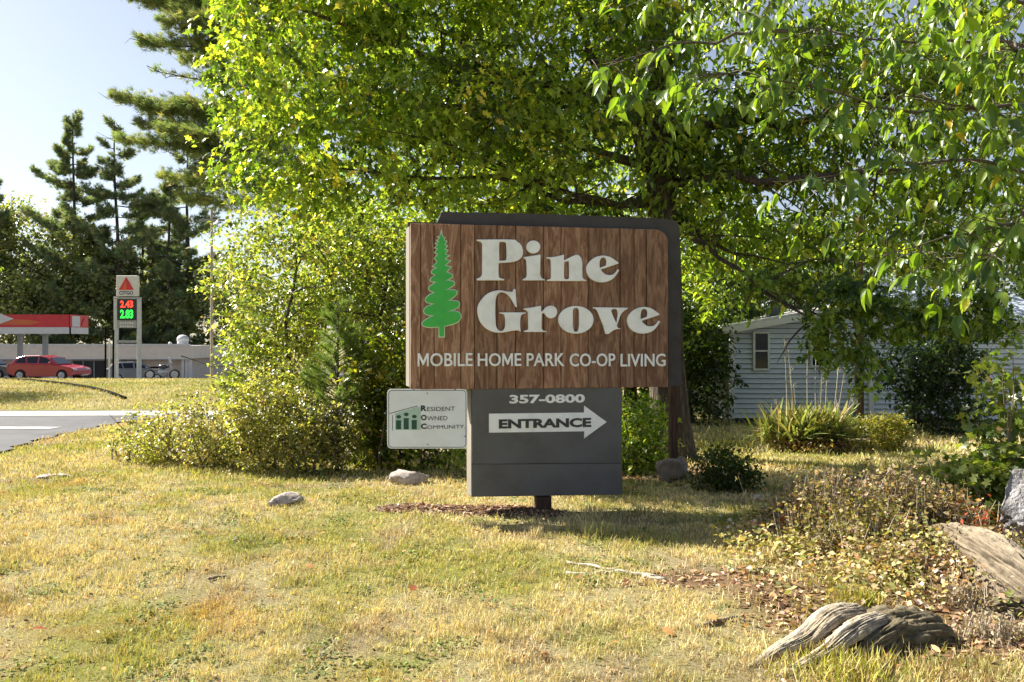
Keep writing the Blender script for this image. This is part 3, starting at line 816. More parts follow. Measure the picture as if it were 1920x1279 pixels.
# planks of the face: corners follow the panel edge; the last ones follow the rounded top right corner
seams = [769, 789, 814, 864, 890, 932, 967, 1019, 1052, 1103, 1163, 1189, 1212, 1253]
def top_y(x): 
    y = 418.5 + (x - 769) * 12.0 / 475
    if x > 1226:
        t = min((x - 1226) / 27., 1); y += 24 * (1 - math.sqrt(max(0, 1 - t * t)))
    return y
def bot_y(x): return 730.5 - (x - 769) * 5.0 / 485
pr = random.Random(3)
for i in range(len(seams) - 1):
    a, b = seams[i] + .6, seams[i + 1] - .6
    xs = [a, b] if b < 1226 else list(np.linspace(a, b, 9))
    top = [(x, top_y(x)) for x in xs]; bot = [(b, bot_y(b) + pr.uniform(-.5, .8)), (a, bot_y(a) + pr.uniform(-.5, .8))]
    pts = [uv(*p) for p in top + bot]
    u0 = min(p[0] for p in pts); w0 = min(p[1] for p in pts)
    m_ = MB().prism([(p[0] - u0, p[1] - w0) for p in pts], 'y', pr.uniform(-.007, .004), .040)
    o = m_.build('plank', wood, sign, bevel=.003); o.location = (u0, 0, w0)
# rebated edge strip round the face (thin pale line seen at the right and rounded corner)
outline('backing_panel', [[(768, 421), (1228, 431.5), (1245, 436), (1255.5, 450), (1257, 726), (768, 730)]], .041, .06, post_m, sign)
fr = [(820, 417), (829, 395.5), (1000, 398.5), (1180, 405), (1256, 409, 1), (1272, 414, 1), (1279, 428), (1281, 500), (1282, 724), (1000, 728), (820, 728)]
outline('frame_board', [curve_pts(fr)], .062, .30, frame_m, sign)
uL, wT = uv(769, 422); _, wB = uv(769, 729)
MB().prism([(uL + .004, .004), (uL - .028, .255), (uL + .03, .255), (uL + .03, .0405)], 'z', wB + .012, wT).build('edge_board', edge_m, sign, bevel=.003)
# small cap over the left plank tops
u2, w2 = uv(829, 419); u1, w1 = uv(765, 417)
MB().box(u1, u2, .045, .26, w1 - .005, w1 + .012).build('top_edge', frame_m, sign)

# raised letters of the name
def Q(loop, bx, by): return curve_pts([((bx + p[0] / 12.787), (by + p[1] / 12.787)) + tuple(p[2:]) for p in loop])
def ellp(cx, cy, rx, ry, n=28): return [(cx + rx * math.cos(2 * math.pi * i / n), cy + ry * math.sin(2 * math.pi * i / n), 1) for i in range(n)]
s = 1
Pl = [[(105, 125), (940, 125, s), (1060, 165, s), (1170, 260, s), (1215, 420, s), (1180, 545, s), (1080, 630, s), (950, 668), (640, 690), (628, 720), (632, 980, s), (665, 1045, s), (765, 1068), (765, 1102), (105, 1102), (105, 1062), (200, 1015, s), (235, 950), (238, 240), (205, 185, s), (105, 155)],
      [(690, 185, s), (775, 188, s), (812, 240, s), (820, 540, s), (800, 622), (648, 632), (645, 230, s)]]
il = [[(1225, 545), (1400, 520, s), (1632, 483), (1624, 960), (1660, 1045, s), (1733, 1070), (1733, 1102), (1208, 1102), (1208, 1070), (1285, 1030, s), (1305, 960), (1290, 640, s), (1225, 565)]]
idot = [ellp(1460, 302, 166, 155)]
nl = [[(48, 545), (250, 535, s), (466, 483), (466, 625), (590, 560, s), (700, 510, s), (800, 495, s), (870, 560, s), (903, 680, s), (905, 1000), (928, 1062, s), (1000, 1092), (1000, 1118), (60, 1118), (60, 1090), (150, 1060), (158, 1000), (155, 640), (130, 595, s), (48, 575)],
      [(474, 662), (584, 642), (592, 1000, s), (565, 1066, s), (492, 1066, s), (468, 1000, s)]]
el = [[(1785, 690), (1650, 590, s), (1540, 530, s), (1400, 508, s), (1250, 535, s), (1110, 620, s), (1010, 760, s), (1008, 900, s), (1080, 1040, s), (1230, 1130, s), (1400, 1150, s), (1560, 1110, s), (1680, 1020, s), (1792, 858), (1752, 835), (1690, 920, s), (1620, 965, s), (1500, 970, s), (1410, 920, s), (1345, 845), (1700, 725)],
      [(1390, 558, s), (1460, 580, s), (1482, 660, s), (1472, 745), (1318, 800), (1320, 690, s), (1340, 600, s)]]
Gl = [[(1000, 88), (1037, 98), (1050, 350), (1070, 522), (1038, 522), (980, 420, s), (900, 290, s), (800, 200, s), (700, 175, s), (620, 210, s), (565, 330, s), (550, 600, s), (560, 900, s), (580, 1010, s), (640, 1085, s), (720, 1090, s), (778, 1010, s), (788, 850, s), (765, 720, s), (720, 692, s), (650, 675), (650, 652), (1278, 652), (1278, 675), (1190, 705, s), (1150, 800, s), (1145, 1000), (1160, 1108), (1130, 1108), (1100, 1085, s), (950, 1095, s), (800, 1125, s), (650, 1137, s), (480, 1115, s), (320, 1030, s), (190, 880, s), (128, 700, s), (128, 520, s), (200, 370, s), (340, 220, s), (500, 145, s), (680, 122, s), (820, 150, s), (950, 160)]]
rl = [[(1225, 558), (1400, 535, s), (1642, 493), (1650, 640), (1700, 600), (1760, 530, s), (1870, 490, s), (1985, 530, s), (2032, 640, s), (1985, 755, s), (1870, 797, s), (1775, 750, s), (1728, 680), (1700, 665), (1662, 690), (1658, 1040), (1700, 1085, s), (1768, 1095), (1768, 1122), (1238, 1122), (1238, 1092), (1330, 1062, s), (1342, 1000), (1330, 650), (1290, 602, s), (1225, 580)]]
ol = [ellp(752, 830, 422, 332), [(752, 545, s), (815, 580, s), (828, 680), (828, 960), (800, 1090, s), (752, 1112, s), (705, 1090, s), (678, 960), (678, 680), (690, 580, s)]]
vl = [[(12, 528), (846, 540), (846, 566), (760, 612, s), (680, 700, s), (620, 850, s), (582, 975), (610, 1020, s), (682, 1045), (550, 1062, s), (460, 1110, s), (380, 1172), (310, 1172), (250, 950), (112, 620), (75, 575, s), (12, 556)],
      [(458, 590, s), (520, 572, s), (582, 592, s), (604, 700, s), (572, 905), (538, 850), (448, 640)]]
e2 = [[(p[0] - 172, p[1] + 12) + tuple(p[2:]) for p in lp] for lp in el]
for loops, bx, by in [(Pl, 885, 440), (il, 885, 440), (idot, 885, 440), (nl, 1020, 440), (el, 1020, 440), (Gl, 885, 535), (rl, 885, 535), (ol, 1020, 535), (vl, 1110, 535), (e2, 1110, 535)]:
    outline('letter', [Q(lp, bx, by) for lp in loops], -.026, -.001, letter_m, sign, 0, .004)
# the pine tree board
pine = [(288, 30), (300, 88), (328, 100), (316, 125), (348, 140), (325, 178), (356, 190), (325, 235), (362, 243), (330, 285), (378, 303), (325, 342), (388, 362), (330, 415), (398, 432), (345, 490),
        (412, 520, 1), (405, 555, 1), (350, 583), (430, 600, 1), (428, 640, 1), (345, 692), (455, 700, 1), (455, 752, 1), (370, 815), (470, 822, 1), (495, 860, 1), (460, 905, 1), (375, 935), (470, 940, 1), (512, 985, 1), (490, 1045, 1), (430, 1080, 1), (322, 1108),
        (322, 1228), (264, 1228), (262, 1115), (150, 1120, 1), (78, 1100, 1), (76, 1060, 1), (150, 1008, 1), (205, 985), (120, 975, 1), (88, 935, 1), (120, 885, 1), (208, 852), (125, 835, 1), (108, 800, 1), (150, 750, 1), (216, 722), (155, 700, 1), (150, 660, 1), (230, 603), (165, 592, 1), (172, 560, 1), (222, 522), (176, 500, 1), (185, 470, 1), (240, 440), (190, 425), (246, 370), (208, 335), (250, 285), (214, 268), (248, 225), (216, 212), (252, 180), (224, 166), (264, 140), (240, 130), (272, 100), (250, 88), (276, 76)]
pp = curve_pts([(780 + p[0] / 6.09, 430 + p[1] / 6.09) + tuple(p[2:]) for p in pine], 4)
outline('pine_outline', [pp], -.012, -.0015, pale_m, sign, .0062)
outline('pine_cutout', [pp], -.022, -.0125, green_m, sign, -.003)
# line of smaller letters, each word fitted to its place
for word, xa, xb, ya, yb in [('MOBILE', 783, 886, 661.8, 687.3), ('HOME', 895.5, 977, 662, 687), ('PARK', 987, 1058, 662, 686.8), ('CO-OP', 1067.5, 1153, 662.5, 687.5), ('LIVING', 1163, 1247, 663, 687.5)]:
    (ua, wa), (ub, wb) = uv(xa, yb), uv(xb, ya)
    letters(word, ua, ub, wa, wb, -.016, -.001, letter_m, sign, .012)

# slate board under the panel
pts = [uv(*p) for p in [(885, 728), (1167, 726), (1167, 869), (885, 870.3)]]
MB().prism(pts, 'y', .012, .19).build('lower_board', slate_m, sign, bevel=.004)
pts = [uv(*p) for p in [(885, 870.9), (1167, 869.6), (1168, 928), (884.5, 932.5)]]
MB().prism(pts, 'y', .014, .19).build('lower_board', slate_m, sign, bevel=.004)
uL, wT = uv(884.5, 730); _, wB = uv(884.5, 932)
MB().prism([(uL - .002, .018), (uL - .024, .195), (uL - .002, .195)], 'z', wB + .003, wT - .004).build('edge_board', edge_m, sign, bevel=.002)
# the wider frame of the board in front
for xa, ya, xb, yb in [(885, 870.8, 1167, 869.2)]:
    (ua, wa), (ub, wb) = uv(905, 871.3), uv(1152, 868.4)
    MB().box(ua, ub, .009, .0115, wa, wa + .006).build('seam_strip', paint('seam', (.10, .10, .105), .6), sign)
(ua, wa), (ub, wb) = uv(1008, 962), uv(1036, 940)
MB().box(ua, ub, .03, .17, -.6, wb + .04).build('post', post_m, sign, bevel=.006)
MB().box(ua + .015, ub - .015, .1905, .235, wb + .04, 2.3).build('rear_post', post_m, sign, bevel=.006)
(ua, wa), (ub, wb) = uv(955.5, 757.2), uv(1097, 739.0)
letters('357-0800', ua, ub, wa, wb, .004, .0115, letter_m, sign, .035, 'digit')
arrow = [(917, 775.8), (1095.5, 773.8), (1095.5, 760.5), (1138, 791.5), (1095.5, 822.5), (1096, 809), (917, 811.5)]
outline('arrow', [arrow], .005, .0115, letter_m, sign, 0, .001)
black_m = paint('black_letter', (.035, .037, .038), .6, .1, 9, .1)
(ua, wa), (ub, wb) = uv(935.5, 804), uv(1108.5, 783.5)
letters('ENTRANCE', ua, ub, wa, wb, -.001, .0045, black_m, sign, .042)

# ------------------------------------------------------------------ the small white sign fixed to it
(us, ws), (ue, we) = uv(726, 841), uv(876, 729.5)
sm = empty('small_white_sign', (OX + EX * us, OY + EY * us, ws), TH, 'small white metal sign with a green house emblem, lower left of the brown sign', 'sign')
def uvs(x, y):
    u, w_ = uv(x, y); return u - us, w_ - ws
def rrect(x0, y0, x1, y1, r, n=5):
    P = []
    for cx, cy, a0 in ((x1 - r, y0 + r, -90), (x1 - r, y1 - r, 0), (x0 + r, y1 - r, 90), (x0 + r, y0 + r, 180)):
        for i in range(n + 1):
            a = math.radians(a0 + 90 * i / n); P.append((cx + r * math.cos(a), cy + r * math.sin(a)))
    return P
def plate(name, loop, v0, v1, m, bev=0):
    return MB().prism([uvs(*p) for p in loop], 'y', v0, v1).build(name, m, sm, bevel=bev)
white_m = paint('sign_white', (.78, .83, .90), .5, .05, 3, .05, dirt=(.70, .72, .76))
dgreen = paint('emblem_green', (.008, .075, .055), .5, .05, 5, .02)
pgreen = paint('emblem_pale', (.42, .58, .52), .5, .04, 5, .02)
plate('panel', rrect(726, 729.5, 876, 841, 8), -.004, .008, white_m, .001)
ring_o = rrect(728.3, 731.6, 874, 839, 7); ring_i = rrect(729.3, 732.6, 873, 838, 6.2)
V = [(a, -.0052, b) for a, b in map(lambda p: uvs(*p), ring_o)] + [(a, -.0052, b) for a, b in map(lambda p: uvs(*p), ring_i)]
nR = len(ring_o); V += [(a, -.0035, c) for a, b, c in V]
Fs = []
for i in range(nR):
    j = (i + 1) % nR
    Fs += [(i, j, nR + j, nR + i), (2 * nR + i, 3 * nR + i, 3 * nR + j, 2 * nR + j), (i, 2 * nR + i, 2 * nR + j, j), (nR + i, nR + j, 3 * nR + j, 3 * nR + i)]
MB().add(V, Fs).build('border', black_m, sm)
plate('emblem_field', [(739, 775.5), (780, 763.5), (789, 763), (789, 806), (741, 806), (741, 776)], -.0052, -.0041, pgreen)
def bar(x0, y0, x1, y1, t):
    dx, dy = x1 - x0, y1 - y0; l = math.hypot(dx, dy); nx_, ny_ = -dy / l * t, dx / l * t
    return [(x0 + nx_, y0 + ny_), (x1 + nx_, y1 + ny_), (x1 - nx_, y1 - ny_), (x0 - nx_, y0 - ny_)]
plate('roof_line', bar(730, 775.5, 783, 761, .55), -.0064, -.0053, black_m)
plate('wall_line', bar(736, 778.5, 736, 807, .5), -.0064, -.0042, black_m)
for cx, hy, by in ((747.5, 781.5, 788), (761.7, 777.0, 784), (776.8, 781.0, 787.5)):
    plate('figure_body', [(cx - 5, by), (cx + 5, by), (cx + 5, by + 1.5), (cx + 4.6, by + 3), (cx + 4.6, 805), (cx - 5, 805)], -.0066, -.0053, dgreen)
    plate('figure_head', [(cx + 4.6 * math.cos(a), hy + 3.4 * math.sin(a)) for a in np.linspace(0, 2 * math.pi, 16, endpoint=False)], -.0066, -.0053, dgreen)
for big, small, y0, y1, xb, xe in (('R', 'ESIDENT', 760, 771, 800, 853), ('O', 'WNED', 777.5, 788.5, 800, 839), ('C', 'OMMUNITY.', 794, 804.5, 800, 872)):
    for t, xa, xc, ya, off in ((big, 789, xb, y0, .045), (small, xb + 1, xe, y0 + 2.4, .0)):
        (a, b), (c, d) = uvs(xa, y1), uvs(xc, ya)
        V, Fs = text_fit(t, a, c, b, d, -.0066, -.0041, off); MB().add(V, Fs).build('lettering', black_m, sm)
for bx, by in ((801, 737.5), (802, 833), (872, 818), (776, 731), (853, 730)):
    a, b = uvs(bx, by); MB().cyl((a, -.011, b), .006, .007, 8, 'y').build('bolt', frame_m, sm)

# second leg behind, beside the tree trunk
p = px(1264, 0, 9.6)
o = MB().box(p.x - .045, p.x + .045, p.y, p.y + .12, g(p.x, p.y) - .3, 1.45).build('wooden_post', post_m, None, bevel=.006)
tag(o, 'dark red-brown square post standing by the big tree trunk behind the brown sign', 'post')

# ================================================================== GRASS AND LITTER
blade_m = leafmat('grass_blades', .25, .6, (1.25, 1.15, .6), .2)
def field(y0, y1, dens, r, xmax=None, wide=.66):
    area = wide * (y1 ** 2 - y0 ** 2) + 1.6 * (y1 - y0); n = int(area * dens)
    y = np.sqrt(r.uniform(y0 ** 2, y1 ** 2, n)); x = r.uniform(-1, 1, n) * (wide * y + .8)
    return x, y
def grass_patch(name, bands, label):
    r = np.random.default_rng(5); parts = []
    for y0, y1, dens, h, wd, xlo, xhi in bands:
        x, y = field(y0, y1, dens, r)
        k = (x > xlo) & (x < xhi)
        # clumped: keep where the clump noise is high
        cl = vnoise(x, y, .06, 51) * .6 + vnoise(x, y, .22, 52) * .4
        k &= r.random(len(x)) < .10 + 1.35 * sstep(.25, .75, cl)
        L_ = zone_masks(x, y); k &= r.random(len(x)) > L_ * .93
        k &= r.random(len(x)) > .75 * sstep(.60, .74, fnoise(x + 3, y + 8, .5, 77))
        # the road is bare
        k &= ~((y > 12.7) & (x < road_x(y) + .2 * vnoise(x, y, .4, 3) - .05))
        x, y, cl = x[k], y[k], cl[k]; n = len(x)
        tall = .65 + .7 * fnoise(x, y, .6, 55) + .25 * (fnoise(x, y, 2.2, 56) > .55)
        cl2 = sstep(.74, .9, vnoise(x, y, .13, 61)); hh = h * (1 + .9 * cl2) * tall * r.uniform(.5, 1.3, n) * (.6 + .8 * cl)
        a = r.uniform(0, 2 * np.pi, n); lean = r.uniform(.1, 1.1, n); b = r.uniform(0, 2 * np.pi, n)
        z = gz(x, y)
        dx, dy = np.cos(a) * lean * hh, np.sin(a) * lean * hh
        wx, wy = np.cos(b) * wd * .5, np.sin(b) * wd * .5
        V = np.zeros((n, 5, 3))
        V[:, 0] = np.stack([x - wx, y - wy, z - .004], 1); V[:, 1] = np.stack([x + wx, y + wy, z - .004], 1)
        mx_, my_ = x + dx * .4, y + dy * .4; mz = z + hh * .62
        V[:, 2] = np.stack([mx_ + wx * .8, my_ + wy * .8, mz], 1); V[:, 3] = np.stack([mx_ - wx * .8, my_ - wy * .8, mz], 1)
        V[:, 4] = np.stack([x + dx, y + dy, z + hh * (1 - .25 * lean)], 1)
        f = np.array([(0, 1, 2), (0, 2, 3), (3, 2, 4)])
        Fa = (f[None] + (np.arange(n) * 5)[:, None, None]).reshape(-1, 3)
        c = lawn_color(x, y) * (1 + r.normal(0, .22, (n, 1))) * (1 + r.normal(0, .07, (n, 3)))
        dead = r.random(n) < .25; c[dead] = np.array((.66, .54, .32)) * r.uniform(.55, 1.15, (dead.sum(), 1))
        c = np.clip(c, .01, .85); parts.append((V.reshape(-1, 3), Fa, np.repeat(c, 5, axis=0)))
    V, Fa, C = join_geo(parts)
    o = link(name, mesh_from(name, V, Fa, C), blade_m); tag(o, label, 'grass', kind='stuff')
grass_patch('grass', [(3.2, 5.0, 8500, .031, .0040, -20, 20), (5.0, 7.0, 5200, .035, .0052, -20, 20), (7.0, 9.5, 2600, .040, .0072, -20, 20), (9.5, 13.2, 1200, .050, .011, -20, 20), (13.2, 22, 260, .075, .022, 1.5, 20), (13.2, 20.8, 420, .06, .018, -16, -4)],
            'short dry yellow-green grass all over the lawn')
# grass on the far bank
r = np.random.default_rng(8)
n = 60000; y = r.uniform(24.8, 44, n); x = r.uniform(-32, -8, n)
P = np.stack([x, y, gz(x, y)], 1)
c = lawn_color(x * .3, y * .3) * r.uniform(.7, 1.2, (n, 1)) * np.array((.92, .95, .95))
fr = frames(n, 0, 1, None, r); fr[0][:, 2] = np.abs(fr[0][:, 2]) + .8
V, Fa, C = leaves_geo(P, r.uniform(.04, .10, n), T_RHOMB, c, fr=fr, wid=.6)
o = link('grass', mesh_from('grass', V, Fa, C), blade_m); tag(o, 'sunlit mown grass on the bank across the road', 'grass', kind='stuff')

litter_m = leafmat('fallen_leaf', .2, .7, (1.3, 1.1, .7), .2)
def litter(name, n, box, label, cols, wts, size=(.02, .05), mask=True, lift=.012, seed=7, tmpl=T_OVAL):
    r = np.random.default_rng(seed)
    x = r.uniform(box[0], box[1], n); y = r.uniform(box[2], box[3], n)
    if mask: k = r.random(n) < zone_masks(x, y); x, y = x[k], y[k]
    n = len(x); P = np.stack([x, y, gz(x, y) + r.uniform(.004, lift, n)], 1)
    a = r.uniform(0, 2 * np.pi, n)
    X = np.stack([np.cos(a), np.sin(a), r.normal(0, .25, n)], 1); X /= np.linalg.norm(X, axis=1, keepdims=True)
    Zv = np.stack([r.normal(0, .45, n), r.normal(0, .45, n), np.ones(n)], 1)
    Y = np.cross(Zv, X); Y /= np.linalg.norm(Y, axis=1, keepdims=True); Zv = np.cross(X, Y)
    V, Fa, C = leaves_geo(P, r.uniform(*size, n), tmpl, palette(n, cols, wts, .2, r), fr=(X, Y, Zv), wid=r.uniform(.8, 1.3))
    o = link(name, mesh_from(name, V, Fa, C), litter_m); tag(o, label, 'leaf litter', kind='stuff'); return o
LC = [(.30, .18, .10), (.48, .33, .20), (.16, .10, .06), (.60, .48, .34), (.50, .24, .10), (.42, .38, .15)]
litter('leaf_litter', 60000, (-2.5, 7.5, 3.4, 12.6), 'brown and tan leaf litter over the bare ground round the sign and the weed bed', LC, [3, 3, 2, 2, .7, .6], (.022, .06))
litter('mulch', 16000, (-1.7, 1.4, 7.1, 7.9), 'red-brown bark mulch in a strip along the foot of the sign', [(.20, .11, .075), (.36, .24, .17), (.11, .065, .045), (.52, .42, .32)], [3, 3, 2, 1], (.02, .055), seed=9, tmpl=T_RHOMB)
litter('leaf_litter', 2600, (-5, 3.5, 3.4, 10), 'tiny brown leaf scraps scattered thinly through the lawn grass', LC, [3, 2, 3, 1, .7, .4], (.015, .04), mask=False, lift=.05, seed=19)
r = np.random.default_rng(23); n = 60000; x = r.uniform(-5, 3, n); y = r.uniform(3.4, 9.5, n)
k = (fnoise(x + 13, y, .28, 91) > .66) & (r.random(n) > zone_masks(x, y)); x, y = x[k], y[k]; n = len(x)
V, Fa, C = leaves_geo(np.stack([x, y, gz(x, y) + r.uniform(.006, .03, n)], 1), r.uniform(.014, .034, n), T_OVAL, palette(n, [(.17, .22, .06), (.25, .29, .08), (.12, .15, .05)], [2, 2, 1], .2, r), 0., 1.2, None, r, wid=1.3)
o = link('clover', mesh_from('clover', V, Fa, C), blade_m); tag(o, 'small-leaved green weeds growing in patches through the dry lawn', 'weeds', kind='stuff')
# scattered single leaves on the lawn
r = np.random.default_rng(12)
lm = [mesh_from('leaf', *leaves_geo(np.zeros((1, 3)), .085, T_LOBE, np.array([c]), fr=(np.array([[1., 0, .15]]), np.array([[0, 1., 0]]), np.array([[-.15, 0, 1.]])))) for c in ((.30, .10, .04), (.40, .22, .08), (.20, .09, .04))]
spots = [(198, 1040), (660, 1035), (1075, 1095), (905, 1010), (590, 1075), (330, 890), (90, 1190), (1240, 1190), (1180, 1100), (770, 1120), (1330, 1170), (480, 1180), (1010, 1240)]
desc = ['curled red-brown fallen leaf alone in the grass at the left', 'small tan fallen leaf in the grass below the pale rock', 'brown fallen leaf by the left tip of the white sticks', 'tan fallen leaf just below the mulch strip, left of the post',
        'orange fallen leaf in the middle of the left lawn', 'brown fallen leaf on the upper left lawn', 'dark fallen leaf low at the left of the lawn', 'fallen leaf on bare ground left of the big root', 'fallen leaf just below the white sticks',
        'orange fallen leaf on the lawn below the small white sign', 'brown fallen leaf close to the weathered root', 'brown fallen leaf low on the lawn, left of centre', 'fallen leaf lowest on the lawn, under the post']
for i, ((a, b), d) in enumerate(zip(spots, desc)):
    Y = CAMZ * F / (b - 639.5); X_ = (a - 960) / F * Y
    o = link('fallen_leaf', lm[i % 3], litter_m); o.location = (X_, Y, g(X_, Y) + .035); o.rotation_euler = (r.uniform(-.4, .4), r.uniform(-.4, .4), r.uniform(0, 6.3)); o.scale = (1.1,) * 3
    tag(o, d, 'fallen leaf', 'fallen leaves on the lawn')

# ================================================================== TREES
leaf_m = leafmat('tree_leaf', .42, .34, (2.5, 2.6, .7), .6)
dry_m = leafmat('weed_leaf', .3, .6, (1.4, 1.2, .5), .2)
needle_m = leafmat('pine_needle', .4, .5, (1.6, 1.6, .8), .2)
bark = bark_mat('oak_bark', (.085, .062, .045), (.20, .155, .115), 8, .16, .03)
pbark = bark_mat('pine_bark', (.06, .045, .04), (.14, .11, .09), 6, .3, .03)
twig_m = paint('twig', (.16, .12, .085), .85, .2, 20, .2)

def wander(a, b, n, amp, r, sag=0):
    a, b = Vector(a), Vector(b); P = []
    off = Vector((0, 0, 0))
    for i in range(n + 1):
        t = i / n
        off += Vector((r.normal(0, amp), r.normal(0, amp), r.normal(0, amp))) * (1 if 0 < i < n else .3)
        P.append(a.lerp(b, t) + off * math.sin(math.pi * min(t + .15, 1)) + Vector((0, 0, -sag * t * t)))
    return P

def ridged_trunk(path, rad, n, amp, seed, freq=9):
    """tube with long bark ridges and flare"""
    V, Fs = tube_geo(path, rad, n, True); V = np.array([v[:] for v in V]); r_ = np.random.default_rng(seed)
    ph = r_.uniform(0, 6, 5)
    for i in range(len(path)):
        c = np.array(path[i][:]); ring = V[i * n:(i + 1) * n]; d = ring - c; k = np.arange(n) * 2 * np.pi / n
        z = i / len(path) * 9
        rr = 1 + amp * (np.sin(freq * k + 1.3 * np.sin(z + ph[0])) * .5 + .5 * np.sin((freq * 1.7 // 1) * k + ph[1] + z * .7) + .4 * r_.normal(0, .4, n))
        V[i * n:(i + 1) * n] = c + d * rr[:, None]
    return V, Fs

r = np.random.default_rng(20)
# --- the big oak behind the sign
bp = px(1257, 0, 12.6); bz = g(bp.x, 12.6) - .15
oak = empty('oak_tree', (bp.x, 12.6, bz), 0, 'big broadleaf tree with thick dark trunk, its crown spreading over the sign', 'tree')
path = [Vector((bp.x + .02 * math.sin(i * .9) - .012 * i, 12.6, bz + i * .38)) for i in range(20)]
rad = [.44 if i == 0 else .36 if i == 1 else .32 - .009 * i for i in range(20)]
V, Fs = ridged_trunk(path, rad, 40, .05, 2, 11)
wbuild(MB().add(V, Fs), 'trunk', bark, oak, True)
limbs = [((1257, 360, 12.6), (1040, -60, 11.6), .12), ((1255, 330, 12.6), (760, 190, 11.0), .09), ((1260, 250, 12.6), (560, 30, 10.6), .10), ((1262, 300, 12.6), (1560, 40, 12.2), .12),
         ((1262, 345, 12.6), (1700, 330, 11.4), .08), ((1255, 370, 12.6), (880, 300, 11.4), .06), ((1255, 240, 12.6), (1180, -150, 12.6), .14), ((1262, 400, 12.6), (1560, 640, 10.8), .05),
         ((1258, 380, 12.6), (640, 330, 10.8), .055), ((1260, 250, 12.7), (1900, 120, 12.6), .09), ((1262, 420, 12.7), (1480, 520, 13.5), .05), ((1040, 150, 11.9), (800, 60, 11.1), .04), ((1258, 260, 12.6), (900, -200, 14), .1)]
limb_paths = []
for a, b, rd in limbs:
    P = wander(px(*a), px(*b), 9, .09, r, -.1); limb_paths.append(P)
    wbuild(MB().tube(P, [rd * (1 - .085 * i) for i in range(10)], 8), 'limb', bark, oak, True)
tw = MB()
for P in limb_paths:
    for k in range(14):
        i = r.integers(2, 9); s_ = P[i]; e_ = s_ + Vector((r.normal(0, .7), r.normal(-.1, .6), r.normal(.05, .5)))
        tw.tube(wander(s_, e_, 4, .06, r), [.018, .015, .012, .008, .004], 5)
o = wbuild(tw, 'twigs', bark, oak); o['kind'] = 'stuff'
def E(x, y, Y, rx, rz, ry=None, wgt=1):
    p = px(x, y, Y); return ((p.x, p.y, p.z), (rx / F * Y, ry if ry else rx / F * Y * .8, rz / F * Y), wgt)
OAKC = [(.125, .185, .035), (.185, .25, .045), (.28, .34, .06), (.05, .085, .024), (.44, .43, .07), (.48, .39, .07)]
left_e = [E(585, 150, 11.2, 185, 230, 1.6, 1.3), E(720, 90, 11.0, 290, 260, 1.8, 1.2), E(525, 300, 11.2, 130, 80, 1.0), E(850, 250, 11.4, 300, 165, 1.5), E(900, 30, 11.6, 330, 260, 2.0), E(455, 190, 11.5, 70, 130, .9), E(800, -230, 12, 400, 160, 1.8, .25)]
foliage('crown', left_e, 2700, 17, .27, .128, OAKC, [3, 3, 2.4, 3, 1.2, .6], leaf_m, oak, T_OAK, cut=.53, seed=4, droop=.45, noise_sc=.7)
mid_e = [E(1080, 130, 12.2, 260, 280, 1.6), E(1180, 330, 12.6, 260, 110, 1.2), E(1400, 350, 12.6, 190, 180, 1.4), E(1380, 120, 13, 260, 260, 1.6), E(1650, 260, 13, 330, 270, 1.6), E(1350, 490, 13.4, 100, 100, 1.2), E(1060, 395, 12.6, 330, 30, .8, 2), E(1850, 200, 12.6, 240, 300, 1.6), E(1650, 430, 13, 300, 70, 1.0)]
foliage('crown', mid_e, 2350, 16, .30, .14, OAKC, [3, 3, 2, 3, .5, .2], leaf_m, oak, T_NARROW, cut=.52, seed=6, droop=.5, noise_sc=.7)
# hanging spray in front of the grey home, its shade put into darker leaf weights
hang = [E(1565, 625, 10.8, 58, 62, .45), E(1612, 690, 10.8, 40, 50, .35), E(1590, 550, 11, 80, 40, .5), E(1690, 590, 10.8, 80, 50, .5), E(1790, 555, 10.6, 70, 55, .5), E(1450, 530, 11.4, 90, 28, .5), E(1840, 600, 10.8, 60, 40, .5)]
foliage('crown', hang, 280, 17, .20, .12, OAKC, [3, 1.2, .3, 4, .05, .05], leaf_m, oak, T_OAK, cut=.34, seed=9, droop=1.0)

# --- near tree with large drooping leaves at the upper right
def big_leaf_mesh(c, seed, L_=1.0):
    rr = np.random.default_rng(seed); nL = 7; V = []; Fs = []
    bend = rr.uniform(.15, .5); fold = rr.uniform(.05, .16); tw_ = rr.normal(0, .25)
    for i in range(nL):
        t = i / (nL - 1); wdt = .21 * math.sin(math.pi * min(t ** .75, 1)) ** .9 * (1.12 if t > .4 else 1) if 0 < i < nL - 1 else .004
        z = -bend * t * t; a = tw_ * t
        for sgn in (-1, 0, 1):
            y = sgn * wdt; zz = z + (fold * abs(sgn) * wdt * 4) + .015 * math.sin(9 * t + seed) * sgn
            V.append((t, y * math.cos(a), zz + y * math.sin(a)))
    for i in range(nL - 1):
        for k in (0, 1): Fs.append((i * 3 + k, (i + 1) * 3 + k, (i + 1) * 3 + k + 1, i * 3 + k + 1))
    return mesh_from('leaf', np.array(V) * L_, np.array(Fs), np.tile(np.array(c), (len(V), 1)), smooth=True)
hk = empty('broad_leaved_tree', (6.6, 8.2, g(6.6, 8.2) - .1), 0, 'nearer tree standing out of frame, its large pointed leaves hanging over the upper right', 'tree')
P = [Vector((6.6, 8.2, -.2)), Vector((6.5, 8.2, 1.5)), Vector((6.4, 8.3, 3.4)), Vector((6.1, 8.3, 5.4)), Vector((5.8, 8.2, 8))]
wbuild(MB().tube(P, [.2, .17, .15, .13, .08], 14), 'trunk', bark, hk, True)
HC = [(.08, .14, .022), (.13, .20, .028), (.20, .27, .035), (.05, .09, .028), (.38, .35, .03), (.42, .30, .03)]
variants = [big_leaf_mesh(c, 50 + i) for i, c in enumerate(HC + HC[:3] + HC[1:3])]
